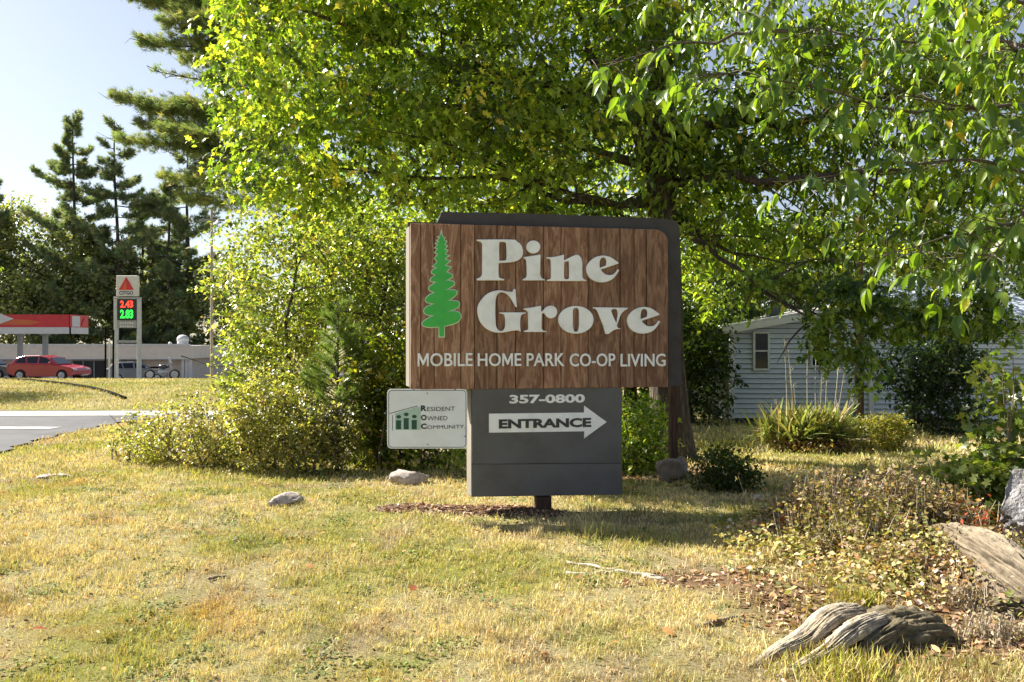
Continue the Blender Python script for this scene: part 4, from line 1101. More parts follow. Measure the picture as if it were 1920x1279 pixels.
br = [((1960, 90, 7.9), (1480, 40, 6.9)), ((1960, 200, 7.9), (1290, 120, 7.0)), ((1960, 330, 8.0), (1450, 330, 6.8)), ((1960, 420, 8.0), (1640, 470, 6.8)), ((1960, 20, 7.8), (1720, -40, 6.6)), ((1960, 260, 8.0), (1650, 150, 7.4)), ((1960, 380, 7.6), (1850, 480, 6.4)), ((1960, 120, 7.5), (1850, 60, 6.2)), ((1480, 60, 7.0), (1130, 110, 7.2)), ((1560, -60, 7.6), (1180, -10, 7.4))]
pale_bark = paint('pale_twig', (.10, .08, .055), .8, .2, 20, .2)
leafP = []; leafX = []; leafS = []
rach = MB()
for bi, (a, b) in enumerate(br):
    B = wander(px(*a), px(*b), 10, .05, r, .05)
    wbuild(MB().tube(B, [.020 * (1 - .085 * i) for i in range(11)], 7), 'limb', pale_bark, hk, True)
    nr = 26 if bi < 6 else 20
    for k in range(nr):
        t = r.uniform(.15, 1.0) * 9.9; i = int(t); s_ = B[i].lerp(B[min(i + 1, 10)], t - i)
        s_ = s_ + Vector((r.normal(0, .14), r.normal(0, .22), r.normal(0, .12)))
        d = Vector((r.normal(-.25, .6), r.normal(-.1, .6), r.uniform(-.9, .05))).normalized(); ln = r.uniform(.20, .34)
        rp = [s_ + d * ln * q + Vector((0, 0, -.10 * q * q)) for q in (0, .33, .66, 1)]
        rach.tube([B[i]] + rp, [.005, .004, .0035, .003, .002], 4)
        nl_ = r.integers(2, 4)
        side = d.cross(Vector((0, 0, 1))).normalized()
        for q in range(nl_):
            tt = 1 - q * .36; base = rp[0].lerp(rp[3], tt)
            for sg in (-1, 1):
                dd = (d * .6 + side * sg * .75 + Vector((r.normal(0, .15), r.normal(0, .15), -.55 + r.normal(0, .2)))).normalized()
                leafP.append(base); leafX.append(dd); leafS.append(r.uniform(.10, .20) * (1 - .15 * q))
        leafP.append(rp[3]); leafX.append((d + Vector((0, 0, -.7))).normalized()); leafS.append(r.uniform(.14, .22))
o = wbuild(rach, 'leaf_stalks', pale_bark, hk); o['kind'] = 'stuff'
def visible_size(i):
    p = leafP[i]; x_ = p.x / p.y * F + 960; y_ = 639.5 - (p.z - CAMZ) / p.y * F
    return (leafS[i] / p.y) if (0 < x_ < 1920 and 0 < y_ < 1279) else -1
order = sorted(range(len(leafP)), key=visible_size, reverse=True)
def leaf_frame(X, rr):
    X = X.normalized(); zt_ = Vector((rr.normal(0, .5), rr.normal(-.2, .5), 1)); Y = zt_.cross(X).normalized(); return X, Y, X.cross(Y)
rest = []
for rank, i in enumerate(order):
    X, Y, Zv = leaf_frame(leafX[i], r); s_ = leafS[i]; vi = int(r.choice(len(variants), p=np.array([3, 3, 2, 3, .25, .15, 3, 3, 2, 3, 2]) / 24.4))
    M = Matrix(((X.x, Y.x, Zv.x), (X.y, Y.y, Zv.y), (X.z, Y.z, Zv.z))).to_4x4() @ Matrix.Scale(s_, 4)
    M.translation = leafP[i] - hk.location
    if rank < 298:
        o = bpy.data.objects.new('leaf', variants[vi]); COL.objects.link(o); o.parent = hk; o.matrix_local = M
        if not variants[vi].materials: variants[vi].materials.append(leaf_m)
    else: rest.append((M, vi))
Vv = []; Fv = []; Cv = []; b0 = 0
for M, vi in rest:
    me = variants[vi]; vv = np.array([v.co[:] for v in me.vertices]); Ma = np.array(M)
    Vv.append(vv @ Ma[:3, :3].T + Ma[:3, 3]); Fv.append(np.array([p.vertices[:] for p in me.polygons]) + b0); b0 += len(vv)
    Cv.append(np.tile(np.array((HC + HC[:3] + HC[1:3])[vi]), (len(vv), 1)))
o = link('crown', mesh_from('crown', np.concatenate(Vv), np.concatenate(Fv), np.concatenate(Cv), True), leaf_m, hk); o['kind'] = 'stuff'

# --- trees behind, closing the view
def bg_tree(x, ytop, Y, wpx, label, cols, wts, nc, size, seed, ybot=640, name='broadleaf_tree', trunk=.16, cut=.38, m=None, group='trees closing the view behind', per=20):
    rr = np.random.default_rng(seed); p = px(x, 0, Y); z0 = g(p.x, Y) - .1
    e = empty(name, (p.x, Y, z0), 0, label, 'tree', group)
    zt_ = CAMZ + (639.5 - ytop) / F * Y; zb_ = CAMZ + (639.5 - ybot) / F * Y
    P = wander((p.x, Y, z0), (p.x + rr.normal(0, .4), Y, zt_ * .85), 7, .12, rr)
    t_ = wbuild(MB().tube(P, [trunk * (1.2 - .14 * i) for i in range(8)], 9), 'trunk', bark, e, True)
    lm_ = MB()
    for k in range(7):
        s_ = P[2 + k % 5]; lm_.tube(wander(s_, s_ + Vector((rr.normal(0, 1) * wpx / F * Y * .4, rr.normal(0, .8), rr.uniform(.3, 1.2) * (zt_ - zb_) * .25)), 5, .12, rr), [trunk * .35, trunk * .3, trunk * .22, trunk * .16, trunk * .1, .01], 6)
    wbuild(lm_, 'limbs', bark, e, True)['kind'] = 'stuff'
    W = wpx / 2 / F * Y; H = (zt_ - zb_) / 2; zc = (zt_ + zb_) / 2
    ells = [((p.x, Y, zc), (W * .8, W * .7, H), 1)]
    for k in range(5):
        a = rr.uniform(-1, 1); ells.append(((p.x + a * W * .6, Y + rr.normal(0, W * .25), zc + rr.uniform(-.6, .6) * H), (W * .45, W * .4, H * .42), 1.2))
    foliage('crown', ells, nc, per, size * 3.2, size, cols, wts, m or leaf_m, e, T_RHOMB, cut=cut, seed=seed, droop=.3, noise_sc=W * .35, psc=W * .3)
    return e
DK = [(.03, .05, .012), (.045, .07, .014), (.06, .09, .02), (.09, .12, .02)]  # dark greens; the backdrop's deep shade is put into the leaf colour
YG = [(.16, .195, .05), (.24, .265, .075), (.11, .15, .04), (.32, .31, .13), (.04, .06, .02), (.30, .24, .12)]
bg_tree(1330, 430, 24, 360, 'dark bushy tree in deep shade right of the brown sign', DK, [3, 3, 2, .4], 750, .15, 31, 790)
bg_tree(1180, 200, 21, 560, 'green tree behind the oak trunk, seen through its leaves', OAKC, [3, 3, 2, 2, .6, .2], 1200, .15, 32, 760)
bg_tree(820, 150, 19, 620, 'green tree behind the crown above the sign panel', OAKC, [3, 3, 3, 2, .8, .3], 1400, .14, 33, 760)
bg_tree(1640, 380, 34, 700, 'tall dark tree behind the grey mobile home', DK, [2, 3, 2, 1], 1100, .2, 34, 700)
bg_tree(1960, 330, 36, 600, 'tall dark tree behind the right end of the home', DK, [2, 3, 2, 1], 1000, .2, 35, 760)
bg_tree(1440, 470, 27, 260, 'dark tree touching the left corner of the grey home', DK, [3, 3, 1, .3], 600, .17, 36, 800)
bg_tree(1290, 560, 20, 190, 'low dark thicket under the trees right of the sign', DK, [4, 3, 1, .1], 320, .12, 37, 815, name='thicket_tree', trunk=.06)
# yellow-green young trees left of the sign
bg_tree(605, 370, 13.2, 400, 'airy yellow-green young tree between the pines and the sign', YG, [3, 3, 3, 2, 2, .5], 620, .085, 41, 640, name='young_tree', trunk=.05, cut=.47, group='young trees left of the sign', per=18)
bg_tree(510, 480, 14.2, 230, 'pale yellow-green young tree furthest left beside the thin pole', YG, [3, 4, 2, 3, 1.4, .5], 330, .085, 42, 720, name='young_tree', trunk=.04, cut=.50, group='young trees left of the sign', per=16)
bg_tree(715, 420, 12.4, 190, 'green young tree tight against the left edge of the sign', YG, [3, 2, 3, 1, 3, .5], 330, .085, 43, 720, name='young_tree', trunk=.05, cut=.38, group='young trees left of the sign', per=18)
# dark broadleaf trees beyond the forecourt
PD = [(.12, .14, .065), (.17, .19, .08), (.24, .25, .10), (.32, .29, .13)]
for i, (x, yt, Y, wd, lab) in enumerate([(20, 352, 100, 150, 'rounded dark tree at the left edge above the canopy'), (105, 398, 102, 120, 'rounded dark tree below the first tall pine'), (175, 430, 98, 120, 'dark bushy tree between the two tall pines'),
                                  (300, 470, 104, 150, 'dark bushy tree behind the price sign'), (60, 470, 97, 190, 'low dark tree just behind the canopy'), (-60, 380, 98, 170, 'dark tree half cut by the left edge'), (420, 480, 100, 200, 'dark tree behind the thin pale pole')]):
    bg_tree(x, yt, Y, wd, lab, PD, [3, 3, 2, 1], 460, .50, 60 + i, 665, trunk=.3, cut=.34, group='dark trees beyond the forecourt', per=16)

bg_tree(-190, 430, 31, 330, 'roadside tree just outside the left edge, shading the bank', OAKC, [3, 3, 2, 1, .3, .1], 420, .16, 59, 640, group=None)

# ------------------------------------------------------------------ pines
PN = [(.14, .19, .11), (.18, .24, .13), (.25, .29, .14), (.33, .32, .17)]
def pine_tree(x, ytop, Y, seed, label, wpx=140, zlow=3.0, lean=0.0, nb=34, bare=.1, ts=1.0, dens=1.0):
    rr = np.random.default_rng(seed); p = px(x, 0, Y); z0 = g(p.x, Y) - .2; zt_ = CAMZ + (639.5 - ytop) / F * Y; H = zt_ - z0
    e = empty('pine_tree', (p.x, Y, z0), 0, label, 'tree', 'tall pines beyond the forecourt')
    path = [Vector((p.x + lean * (i / 10) * H * .1 + .12 * math.sin(i + seed), Y, z0 + H * i / 10)) for i in range(11)]
    wbuild(MB().tube(path, [.34 * ts * (1 - .088 * i) + .02 for i in range(11)], 9), 'trunk', pbark, e, True)
    W = wpx / 2 / F * Y * 1.2; bm_ = MB(); Pn = []; On = []
    for k in range(nb):
        t = zlow / H + (1 - zlow / H) * ((k + rr.uniform(-.4, .4)) / nb); t = min(max(t, .05), .985)
        c = path[min(int(t * 10), 9)].lerp(path[min(int(t * 10) + 1, 10)], t * 10 - int(t * 10))
        env = W * (1 - ((t - .45) / .55) ** 1.9 if t > .45 else .95); env = max(env, W * .22)
        for j in range(rr.integers(1, 4)):
            a = rr.uniform(0, 2 * math.pi); ln = env * rr.uniform(.35, 1.12)
            d = Vector((math.cos(a), math.sin(a) * .8, 0)); rise = rr.uniform(-.05, .28) + (.5 if t > .88 else 0)
            B = [c + d * ln * q + Vector((0, 0, ln * (rise * q - .10 * math.sin(q * 3.1)) + ln * .12 * q ** 3)) for q in (0, .3, .6, .85, 1)]
            bm_.tube(B, [.07 * ts, .055 * ts, .04 * ts, .025 * ts, .012], 5)
            m_ = int(ln * 12 * dens) + 8
            q = rr.uniform(.22, 1.0, m_) ** .8
            wv = ln * .20 * (1.15 - q)
            bx = np.array([np.interp(q, (0, .3, .6, .85, 1), [b[i] for b in B]) for i in range(3)]).T
            lat = rr.normal(0, 1, m_) * (wv + .16); perp = np.array((-d.y, d.x, 0))
            Pn.append(bx + perp * lat[:, None] + np.stack([np.zeros(m_), np.zeros(m_), rr.normal(.1, .22, m_)], 1)); On.append(np.tile(np.array(d[:]), (m_, 1)) + perp * np.sign(lat)[:, None] * .5)
    wbuild(bm_, 'branches', pbark, e)['kind'] = 'stuff'
    Pn = np.concatenate(Pn); On = np.concatenate(On); per = 20
    P_ = np.repeat(Pn, per, axis=0); O_ = np.repeat(On, per, axis=0); n = len(P_)
    X = O_ * .7 + rr.normal(0, .55, (n, 3)); X[:, 2] += .35; X /= np.linalg.norm(X, axis=1, keepdims=True)
    Zv = rr.normal(0, 1, (n, 3)); Yv = np.cross(Zv, X); Yv /= np.linalg.norm(Yv, axis=1, keepdims=True); Zv = np.cross(X, Yv)
    col = np.repeat(palette(len(Pn), PN, [3, 3, 2, 1], .2, rr), per, axis=0)
    V, Fa, C = leaves_geo(P_ + rr.normal(0, .05, P_.shape), rr.uniform(.35, .65, n) * ts, T_NEEDLE, col, fr=(X, Yv, Zv), wid=5)
    o = link('crown', mesh_from('crown', V - np.array(e.location), Fa, C), needle_m, e); o['kind'] = 'stuff'
pine_tree(138, 212, 99, 71, 'tall pine furthest left, with a dense rounded top', 150, 4, 0, 40, dens=2.0)
pine_tree(226, 228, 97, 72, 'tall open pine second from left with its dark trunk showing', 135, 4, -.25, 34, dens=1.3)
pine_tree(352, 232, 99, 73, 'slim open pine rising right of the price sign', 150, 3, 0, 30, dens=1.2)
pine_tree(318, 330, 98, 74, 'shorter pine just behind the price sign, right of it', 150, 2, 0, 32, dens=1.8)
pine_tree(-18, 345, 97, 75, 'pine top just cut by the left edge of the picture', 110, 4, 0, 26, dens=1.8)
pine_tree(266, 380, 103, 76, 'lower pine filling the gap behind the price sign', 150, 2, 0, 30, dens=1.8)

# the large near pine whose boughs reach over from behind the crown
rr = np.random.default_rng(80); Yp_ = 36.; p = px(585, 0, Yp_); z0 = g(p.x, Yp_) - .2
bpn = empty('large_pine_tree', (p.x, Yp_, z0), 0, 'large nearer pine hidden behind the crown, its long boughs reaching left into the sky', 'tree')
wbuild(MB().tube([Vector((p.x, Yp_, z0 + i * 2.2)) for i in range(11)], [.4 - .03 * i for i in range(11)], 10), 'trunk', pbark, bpn, True)
Pn = []; On = []; bb = MB()
boughs = [((585, 40), (228, -12)), ((585, 10), (270, 0)), ((585, 70), (262, 78)), ((585, 60), (330, 20)), ((585, 150), (285, 132)), ((585, 215), (210, 180)), ((585, 250), (222, 262)), ((585, 210), (330, 190)), ((585, 260), (300, 240)), ((585, -30), (300, -60)), ((585, 110), (360, 80)), ((585, 280), (330, 268)), ((585, 310), (380, 300)), ((585, 20), (760, -20)), ((585, 150), (800, 120)), ((585, 40), (300, 40)), ((585, 90), (340, 110)), ((585, 190), (262, 205)), ((585, 230), (260, 232)), ((585, 330), (300, 330)), ((585, 360), (340, 372)), ((585, -10), (250, -40)), ((585, 120), (380, 150))]
for bi, (a, b) in enumerate(boughs):
    A = px(a[0], a[1], Yp_); Bq = px(b[0], b[1], Yp_ + rr.uniform(-2.5, 1.5)); ln = (Bq - A).length
    B = [A.lerp(Bq, q) + Vector((0, 0, -.35 * math.sin(q * 3.1))) for q in (0, .25, .5, .75, 1)]
    bb.tube(B, [.10, .08, .06, .04, .015], 6)
    bare = bi == 4; m_ = int(ln * (9 if bare else 75)); q = rr.uniform(.15, 1.0, m_)
    bx = np.array([np.interp(q, (0, .25, .5, .75, 1), [v[i] for v in B]) for i in range(3)]).T
    lat = rr.normal(0, 1, m_) * (.9 * (1.1 - q) + .16)
    Pn.append(bx + np.stack([np.zeros(m_), lat, rr.normal(.05, .34, m_) * (1.2 - q) + rr.normal(0, .08, m_)], 1)); dr = (Bq - A).normalized()
    On.append(np.tile(np.array(dr[:]), (m_, 1)) + np.stack([np.zeros(m_), np.sign(lat) * .5, np.zeros(m_)], 1))
    for k in range(10 if bare else 7):
        qq = rr.uniform(.3, 1); s_ = Vector(tuple(np.interp(qq, (0, .25, .5, .75, 1), [v[i] for v in B]) for i in range(3)))
        bb.tube([s_, s_ + dr * .4 + Vector((0, rr.normal(0, .4), rr.uniform(-.15, .2))), s_ + dr * .8 + Vector((0, rr.normal(0, .6), rr.uniform(-.2, .3)))], [.02, .014, .005], 4)
wbuild(bb, 'boughs', pbark, bpn)['kind'] = 'stuff'
Pn = np.concatenate(Pn); On = np.concatenate(On); per = 22; P_ = np.repeat(Pn, per, axis=0); O_ = np.repeat(On, per, axis=0); n = len(P_)
X = O_ * .7 + rr.normal(0, .5, (n, 3)); X[:, 2] += .3; X /= np.linalg.norm(X, axis=1, keepdims=True)
Zv = rr.normal(0, 1, (n, 3)); Yv = np.cross(Zv, X); Yv /= np.linalg.norm(Yv, axis=1, keepdims=True); Zv = np.cross(X, Yv)
col = np.repeat(palette(len(Pn), [(.15, .20, .09), (.22, .27, .11), (.30, .32, .13), (.10, .14, .07)], [3, 3, 2, 1], .2, rr), per, axis=0)
V, Fa, C = leaves_geo(P_ + rr.normal(0, .04, P_.shape), rr.uniform(.16, .32, n), T_NEEDLE, col, fr=(X, Yv, Zv), wid=4.0)
o = link('crown', mesh_from('crown', V - np.array(bpn.location), Fa, C), needle_m, bpn); o['kind'] = 'stuff'

# ================================================================== SHRUBS AND PLANTS
def shrub(name, x, y0, y1, Y, wpx, label, cols, wts, nc, size, seed, tmpl=T_RHOMB, cut=.42, cat='shrub', group=None, m=None, spread=2.6, per=16, droop=.2, stems=8, flat=.6, stem_m=None, lumps=4):
    """shrub from photo column x, rows y0 (top) .. y1 (ground line) at depth Y"""
    rr = np.random.default_rng(seed); p = px(x, 0, Y); zt_ = CAMZ + (639.5 - y0) / F * Y; gb_ = g(p.x, Y)
    zb_ = gb_ - .12 * (zt_ - gb_)
    e = empty(name, (p.x, Y, gb_), 0, label, cat, group); W = wpx / 2 / F * Y; H = (zt_ - zb_) / 2; zc = (zt_ + zb_) / 2
    ells = [((p.x, Y, zc), (W * .8, W * .6, H), 1)] + [((p.x + rr.uniform(-.65, .65) * W, Y + rr.normal(0, W * .25), zc + rr.uniform(-.5, .45) * H), (W * .42, W * .38, H * .55), 1.1) for _ in range(lumps)]
    st_ = MB()
    for k in range(stems):
        tx = p.x + rr.uniform(-.8, .8) * W; st_.tube(wander((p.x + rr.normal(0, .25) * W, Y + rr.normal(0, .1), gb_ - .05), (tx, Y + rr.normal(0, .4) * W, zc + rr.uniform(-.2, .95) * H), 5, .03, rr), [.014, .012, .01, .008, .005, .003], 5)
    wbuild(st_, 'stems', stem_m or twig_m, e)['kind'] = 'stuff'
    foliage('foliage', ells, nc, per, size * spread, size, cols, wts, m or leaf_m, e, tmpl, cut=cut, seed=seed, droop=droop, flat=flat, noise_sc=W * .45, psc=W * .35)
    return e
SH = [(.15, .165, .06), (.22, .22, .095), (.28, .25, .12), (.05, .06, .025), (.27, .20, .12), (.42, .36, .19)]
BR = [(.30, .23, .12), (.20, .20, .08), (.36, .27, .15), (.09, .09, .04), (.26, .28, .10)]
G1 = 'shrubs along the left side of the sign'
shrub('shrub', 475, 590, 745, 13.4, 150, 'yellow-green leafy shrub right of the thin pale pole', YG, [3, 3, 2, 2, 1.5, .3], 330, .075, 101, T_OVAL, group=G1)
shrub('shrub', 722, 600, 850, 11.0, 160, 'bright yellow-green large-leaved bush touching the small white sign', [(.14, .17, .03), (.24, .22, .03), (.09, .12, .02), (.05, .07, .015), (.32, .25, .03), (.22, .11, .03)], [3, 2, 3, 3, 1, .4], 420, .085, 102, T_OVAL, group=G1)
shrub('shrub', 505, 665, 850, 10.8, 220, 'olive brushy shrub with fine stems in the middle of the thicket', SH, [3, 3, 2, 2, .8, 1], 520, .05, 103, group=G1)
shrub('shrub', 590, 720, 855, 10.5, 200, 'low dark olive shrub below the bright yellow-green bush', SH, [3, 2, 1, 3, 1.2, .5], 420, .05, 104, group=G1)
shrub('shrub', 400, 715, 842, 11.2, 190, 'brown-green low shrub left of the middle of the thicket', BR, [2, 3, 1.5, 3, 2], 380, .05, 105, group=G1)
shrub('shrub', 318, 742, 835, 11.8, 160, 'low straggly yellow-green shrub at the end of the lawn', SH, [3, 3, 2, 1, 1, 1.5], 260, .05, 106, group=G1, cut=.42)
shrub('shrub', 250, 770, 825, 12.3, 110, 'smallest straggly weed clump overhanging the road edge', SH, [3, 3, 2, 1, .5, 1], 110, .05, 107, group=G1, cut=.45)
shrub('shrub', 560, 590, 760, 12.6, 190, 'soft pale green shrub behind the brushy olive one', [(.17, .20, .05), (.24, .24, .07), (.12, .15, .04), (.26, .20, .08)], [3, 3, 2, 1], 330, .06, 108, group=G1, cut=.42)
shrub('shrub', 815, 660, 850, 10.9, 160, 'shaded green shrub behind the small white sign', OAKC, [3, 3, 2, 2, .8, .2], 260, .08, 109, T_OVAL, group=G1)
shrub('shrub', 1200, 735, 870, 10.6, 130, 'leafy green bush between the slate board and the trunk', OAKC, [2, 3, 3, 2, .8, .2], 260, .07, 110, T_OVAL)
shrub('shrub', 1080, 740, 860, 11.4, 260, 'green bush hidden behind the slate board', OAKC, [2, 3, 3, 2, .5, .2], 260, .08, 111, T_OVAL)
# small young pine with soft needles
rr = np.random.default_rng(115); Y = 10.9; p = px(632, 0, Y); gb_ = g(p.x, Y)
yp = empty('small_pine', (p.x, Y, gb_), 0, 'small young pine with soft pale green needles among the shrubs', 'tree')
zt_ = CAMZ + (639.5 - 565) / F * Y; wbuild(MB().tube([(p.x, Y, gb_ - .05), (p.x + .02, Y, zt_)], [.03, .006], 6), 'trunk', pbark, yp)
Pn = []; Xn = []; yb = MB()
for k in range(54):
    t = .35 + .63 * k / 54; c = Vector((p.x, Y, gb_ + (zt_ - gb_) * t)); a = rr.uniform(0, 6.3); ln = .62 * (1.08 - t) + .10
    d = Vector((math.cos(a), math.sin(a), .55)).normalized(); yb.tube([c, c + d * ln], [.008, .003], 4)
    m_ = int(ln * 620); q = rr.uniform(.3, 1.05, m_); Pn.append(np.array(c[:]) + np.array(d[:]) * (q * ln)[:, None]); Xn.append(np.tile(np.array(d[:]), (m_, 1)) * .8 + rr.normal(0, .55, (m_, 3)))
wbuild(yb, 'branches', pbark, yp)['kind'] = 'stuff'
P_ = np.concatenate(Pn); X = np.concatenate(Xn); X /= np.linalg.norm(X, axis=1, keepdims=True); n = len(P_)
Zv = rr.normal(0, 1, (n, 3)); Yv = np.cross(Zv, X); Yv /= np.linalg.norm(Yv, axis=1, keepdims=True); Zv = np.cross(X, Yv)
V, Fa, C = leaves_geo(P_, rr.uniform(.08, .15, n), T_NEEDLE, palette(n, [(.13, .20, .05), (.20, .26, .07), (.08, .14, .04)], [2, 2, 1], .15, rr), fr=(X, Yv, Zv), wid=2.2)
o = link('crown', mesh_from('crown', V - np.array(yp.location), Fa, C), needle_m, yp); o['kind'] = 'stuff'

shrub('shrub', 1355, 838, 965, 8.9, 165, 'dark low evergreen seedling in the shade right of the rock', [(.03, .05, .012), (.045, .07, .015), (.07, .10, .02)], [3, 3, 1], 260, .045, 120, cut=.4, flat=.9)
shrub('shrub', 1760, 590, 825, 17.2, 230, 'tall blue-green bush against the wall of the grey home', [(.035, .06, .03), (.05, .08, .04), (.03, .045, .03), (.08, .11, .06)], [3, 3, 2, 1], 620, .10, 121, T_OVAL, cut=.40)
shrub('shrub', 1645, 772, 852, 14.2, 140, 'rounded sunlit yellow-green bush beside the yucca', [(.20, .20, .05), (.28, .24, .07), (.13, .14, .03), (.22, .13, .05)], [3, 2, 2, 1], 330, .05, 122)
shrub('shrub', 1520, 818, 855, 13.8, 170, 'brown dead skirt of weeds under the yucca', [(.20, .12, .06), (.28, .19, .09), (.12, .08, .04), (.18, .17, .05)], [3, 3, 2, 1], 260, .06, 123)
# yucca with dry flower stalks
rr = np.random.default_rng(125); Y = 14.; p = px(1515, 0, Y); gb_ = g(p.x, Y)
yu = empty('yucca', (p.x, Y, gb_), 0, 'spiky yucca clump with tall pale dry stalks in front of the grey home', 'plant')
n = 950; a = rr.uniform(0, 2 * np.pi, n); el_ = rr.uniform(.15, 1.45, n); cx = rr.normal(0, .34, n)
X = np.stack([np.cos(a) * np.cos(el_), np.sin(a) * np.cos(el_), np.sin(el_)], 1); P_ = np.stack([p.x + cx, Y + rr.normal(0, .15, n), gb_ + .12 + rr.uniform(0, .12, n)], 1)
Zv = np.tile(np.array((0, 0, 1.)), (n, 1)) + rr.normal(0, .2, (n, 3)); Yv = np.cross(Zv, X); Yv /= np.linalg.norm(Yv, axis=1, keepdims=True); Zv = np.cross(X, Yv)
V, Fa, C = leaves_geo(P_, rr.uniform(.45, .78, n), (np.array([(0, .03, 0), (0, -.03, 0), (.6, -.034, .03), (.6, .034, .03), (1, 0, -.06)]), np.array([(0, 1, 2), (0, 2, 3), (3, 2, 4)])), palette(n, [(.28, .34, .10), (.42, .42, .18), (.17, .22, .07), (.50, .44, .26)], [3, 2, 2, 1], .15, rr), fr=(X, Yv, Zv), wid=1.0)
o = link('foliage', mesh_from('foliage', V - np.array(yu.location), Fa, C), dry_m, yu); o['kind'] = 'stuff'
stalk_m = paint('dry_stalk', (.38, .33, .25), .8, .12, 8, .1)
for k, (xx, yt) in enumerate([(1466, 625), (1475, 655), (1481, 690), (1496, 720), (1514, 600), (1528, 610), (1534, 690), (1545, 702), (1556, 690), (1570, 660), (1578, 655), (1590, 690), (1601, 730), (1448, 740)]):
    X_ = (xx - 960) / F * Y; zt_ = CAMZ + (639.5 - yt) / F * Y
    b_ = Vector((p.x + (X_ - p.x) * .75, Y + rr.normal(0, .08), gb_ + .2)); t_ = Vector((X_, Y + rr.normal(0, .1), zt_))
    s_ = MB().tube([b_, b_.lerp(t_, .5) + Vector((rr.normal(0, .01), 0, 0)), t_], [.008, .0065, .004], 5)
    for q in range(5): 
        c_ = b_.lerp(t_, .72 + q * .06); s_.tube([c_, c_ + Vector((rr.choice((-1, 1)) * .05, 0, .05))], [.004, .003], 4)
    wbuild(s_, 'stalk', stalk_m, yu)
# slender trunk / pole in front of the home, and a small dark lamp by it
X_ = sx(1611, 17.6); z_ = g(X_, 17.6)
e = empty('wooden_pole', (X_, 17.6, z_), 0, 'brown weathered wooden pole in front of the grey home, behind the yucca', 'pole')
V, Fs = ridged_trunk([Vector((0, 0, -.2 + i * .5)) for i in range(11)], [.10 - .002 * i for i in range(11)], 16, .04, 5, 6)
MB().add(V, Fs).build('pole', bark_mat('pole_bark', (.16, .10, .065), (.34, .24, .17), 10, .1, .01), e, True)
MB().box(-.06, .06, -.14, -.105, 1.1, 1.5).build('meter_box', dark_m, e, bevel=.01)
X_ = sx(1602, 16.8); e = empty('garden_lamp', (X_, 16.8, g(X_, 16.8)), 0, 'small dark garden lamp at the foot of the wooden pole', 'lamp')
MB().cyl((0, 0, -.05), .03, .72, 8).build('post', dark_m, e); MB().cyl((0, 0, .67), .07, .16, 10).build('glass', lgrey_m, e); MB().tube([(0, 0, .83), (0, 0, .90)], [.12, .04], 10).build('cap', dark_m, e)

# leafy vine at the right edge
VN = [(.13, .17, .045), (.20, .23, .06), (.08, .12, .035), (.30, .28, .10), (.30, .18, .07)]
shrub('vine_shrub', 1895, 640, 900, 6.9, 150, 'bright green large-leaved vine climbing at the right edge above the boulder', VN, [3, 2, 3, .6, .2], 110, .10, 130, T_LOBE, cut=.42, per=9, spread=1.9, cat='plant', droop=.6)
shrub('vine_shrub', 1835, 840, 960, 6.6, 190, 'low pale green leafy vine spilling left of the boulder', VN, [3, 3, 2, 1.5, .4], 130, .09, 131, T_LOBE, cut=.40, per=9, spread=1.9, cat='plant', droop=.3)
# dry weeds in the bed
WD = [(.30, .21, .12), (.40, .31, .18), (.22, .20, .07), (.16, .12, .07), (.46, .37, .26), (.34, .34, .10)]
def weeds(x, y0, y1, Y, wpx, label, seed, ns=60, cols=WD, leafn=16, lsz=.036, group='dry weed clumps in the bed'):
    rr = np.random.default_rng(seed); p = px(x, 0, Y); gb_ = g(p.x, Y); H = CAMZ + (639.5 - y0) / F * Y - gb_; W = wpx / 2 / F * Y
    e = empty('weed_clump', (p.x, Y, gb_), 0, label, 'weeds', group); st_ = MB(); LP = []
    ns = int(ns * 1.7)
    for k in range(ns):
        bx = p.x + rr.normal(0, .45) * W; by = Y + rr.normal(0, .30) * W; h = H * rr.uniform(.4, 1.08); z_ = g(bx, by)
        tx = bx + rr.normal(0, .18) * h; ty = by + rr.normal(0, .18) * h
        Pp = [Vector((bx, by, z_ - .02)), Vector(((bx + tx) / 2 + rr.normal(0, .01), (by + ty) / 2, z_ + h * .55)), Vector((tx, ty, z_ + h))]
        st_.tube(Pp, [.0032, .0025, .0014], 3)
        for q in range(leafn):
            t = rr.uniform(.15, 1.02); LP.append(np.array((Pp[0].lerp(Pp[2], t))[:]) + rr.normal(0, .018 + .02 * t, 3))
    wbuild(st_, 'stems', stalk_m, e)['kind'] = 'stuff'
    LP = np.array(LP); n = len(LP)
    V, Fa, C = leaves_geo(LP, lsz * rr.uniform(.5, 1.4, n), T_RHOMB, palette(n, cols, [3, 3, 2, 1.5, 1.5, 2][:len(cols)], .2, rr), .1, .4, None, rr)
    o = link('foliage', mesh_from('foliage', V - np.array(e.location), Fa, C), dry_m, e); o['kind'] = 'stuff'
weeds(1480, 925, 1010, 6.5, 130, 'dry weed clump beside the end of the sign shadow', 140, 70)
weeds(1540, 880, 1000, 6.2, 160, 'dry brown weed clump, second from the sign shadow', 141, 90)
weeds(1655, 875, 1000, 6.3, 160, 'tall grey-brown seed-headed weeds in the middle of the bed', 142, 90)
weeds(1740, 905, 1010, 6.2, 160, 'tangled dry weeds left of the vine', 143, 90)
weeds(1600, 930, 1030, 5.9, 260, 'low yellowish weeds in front of the taller dry ones', 144, 110, [(.30, .26, .08), (.22, .22, .05), (.36, .30, .14)], 10)
weeds(1800, 1090, 1250, 4.9, 150, 'bundle of pale dry stems right of the stump', 145, 90, [(.40, .33, .22), (.30, .22, .13), (.48, .42, .30)], 3, .03)
weeds(1870, 1150, 1279, 4.3, 150, 'pale dry grass stems low at the right corner', 146, 90, [(.40, .33, .22), (.30, .22, .13), (.48, .42, .30)], 4, .025)
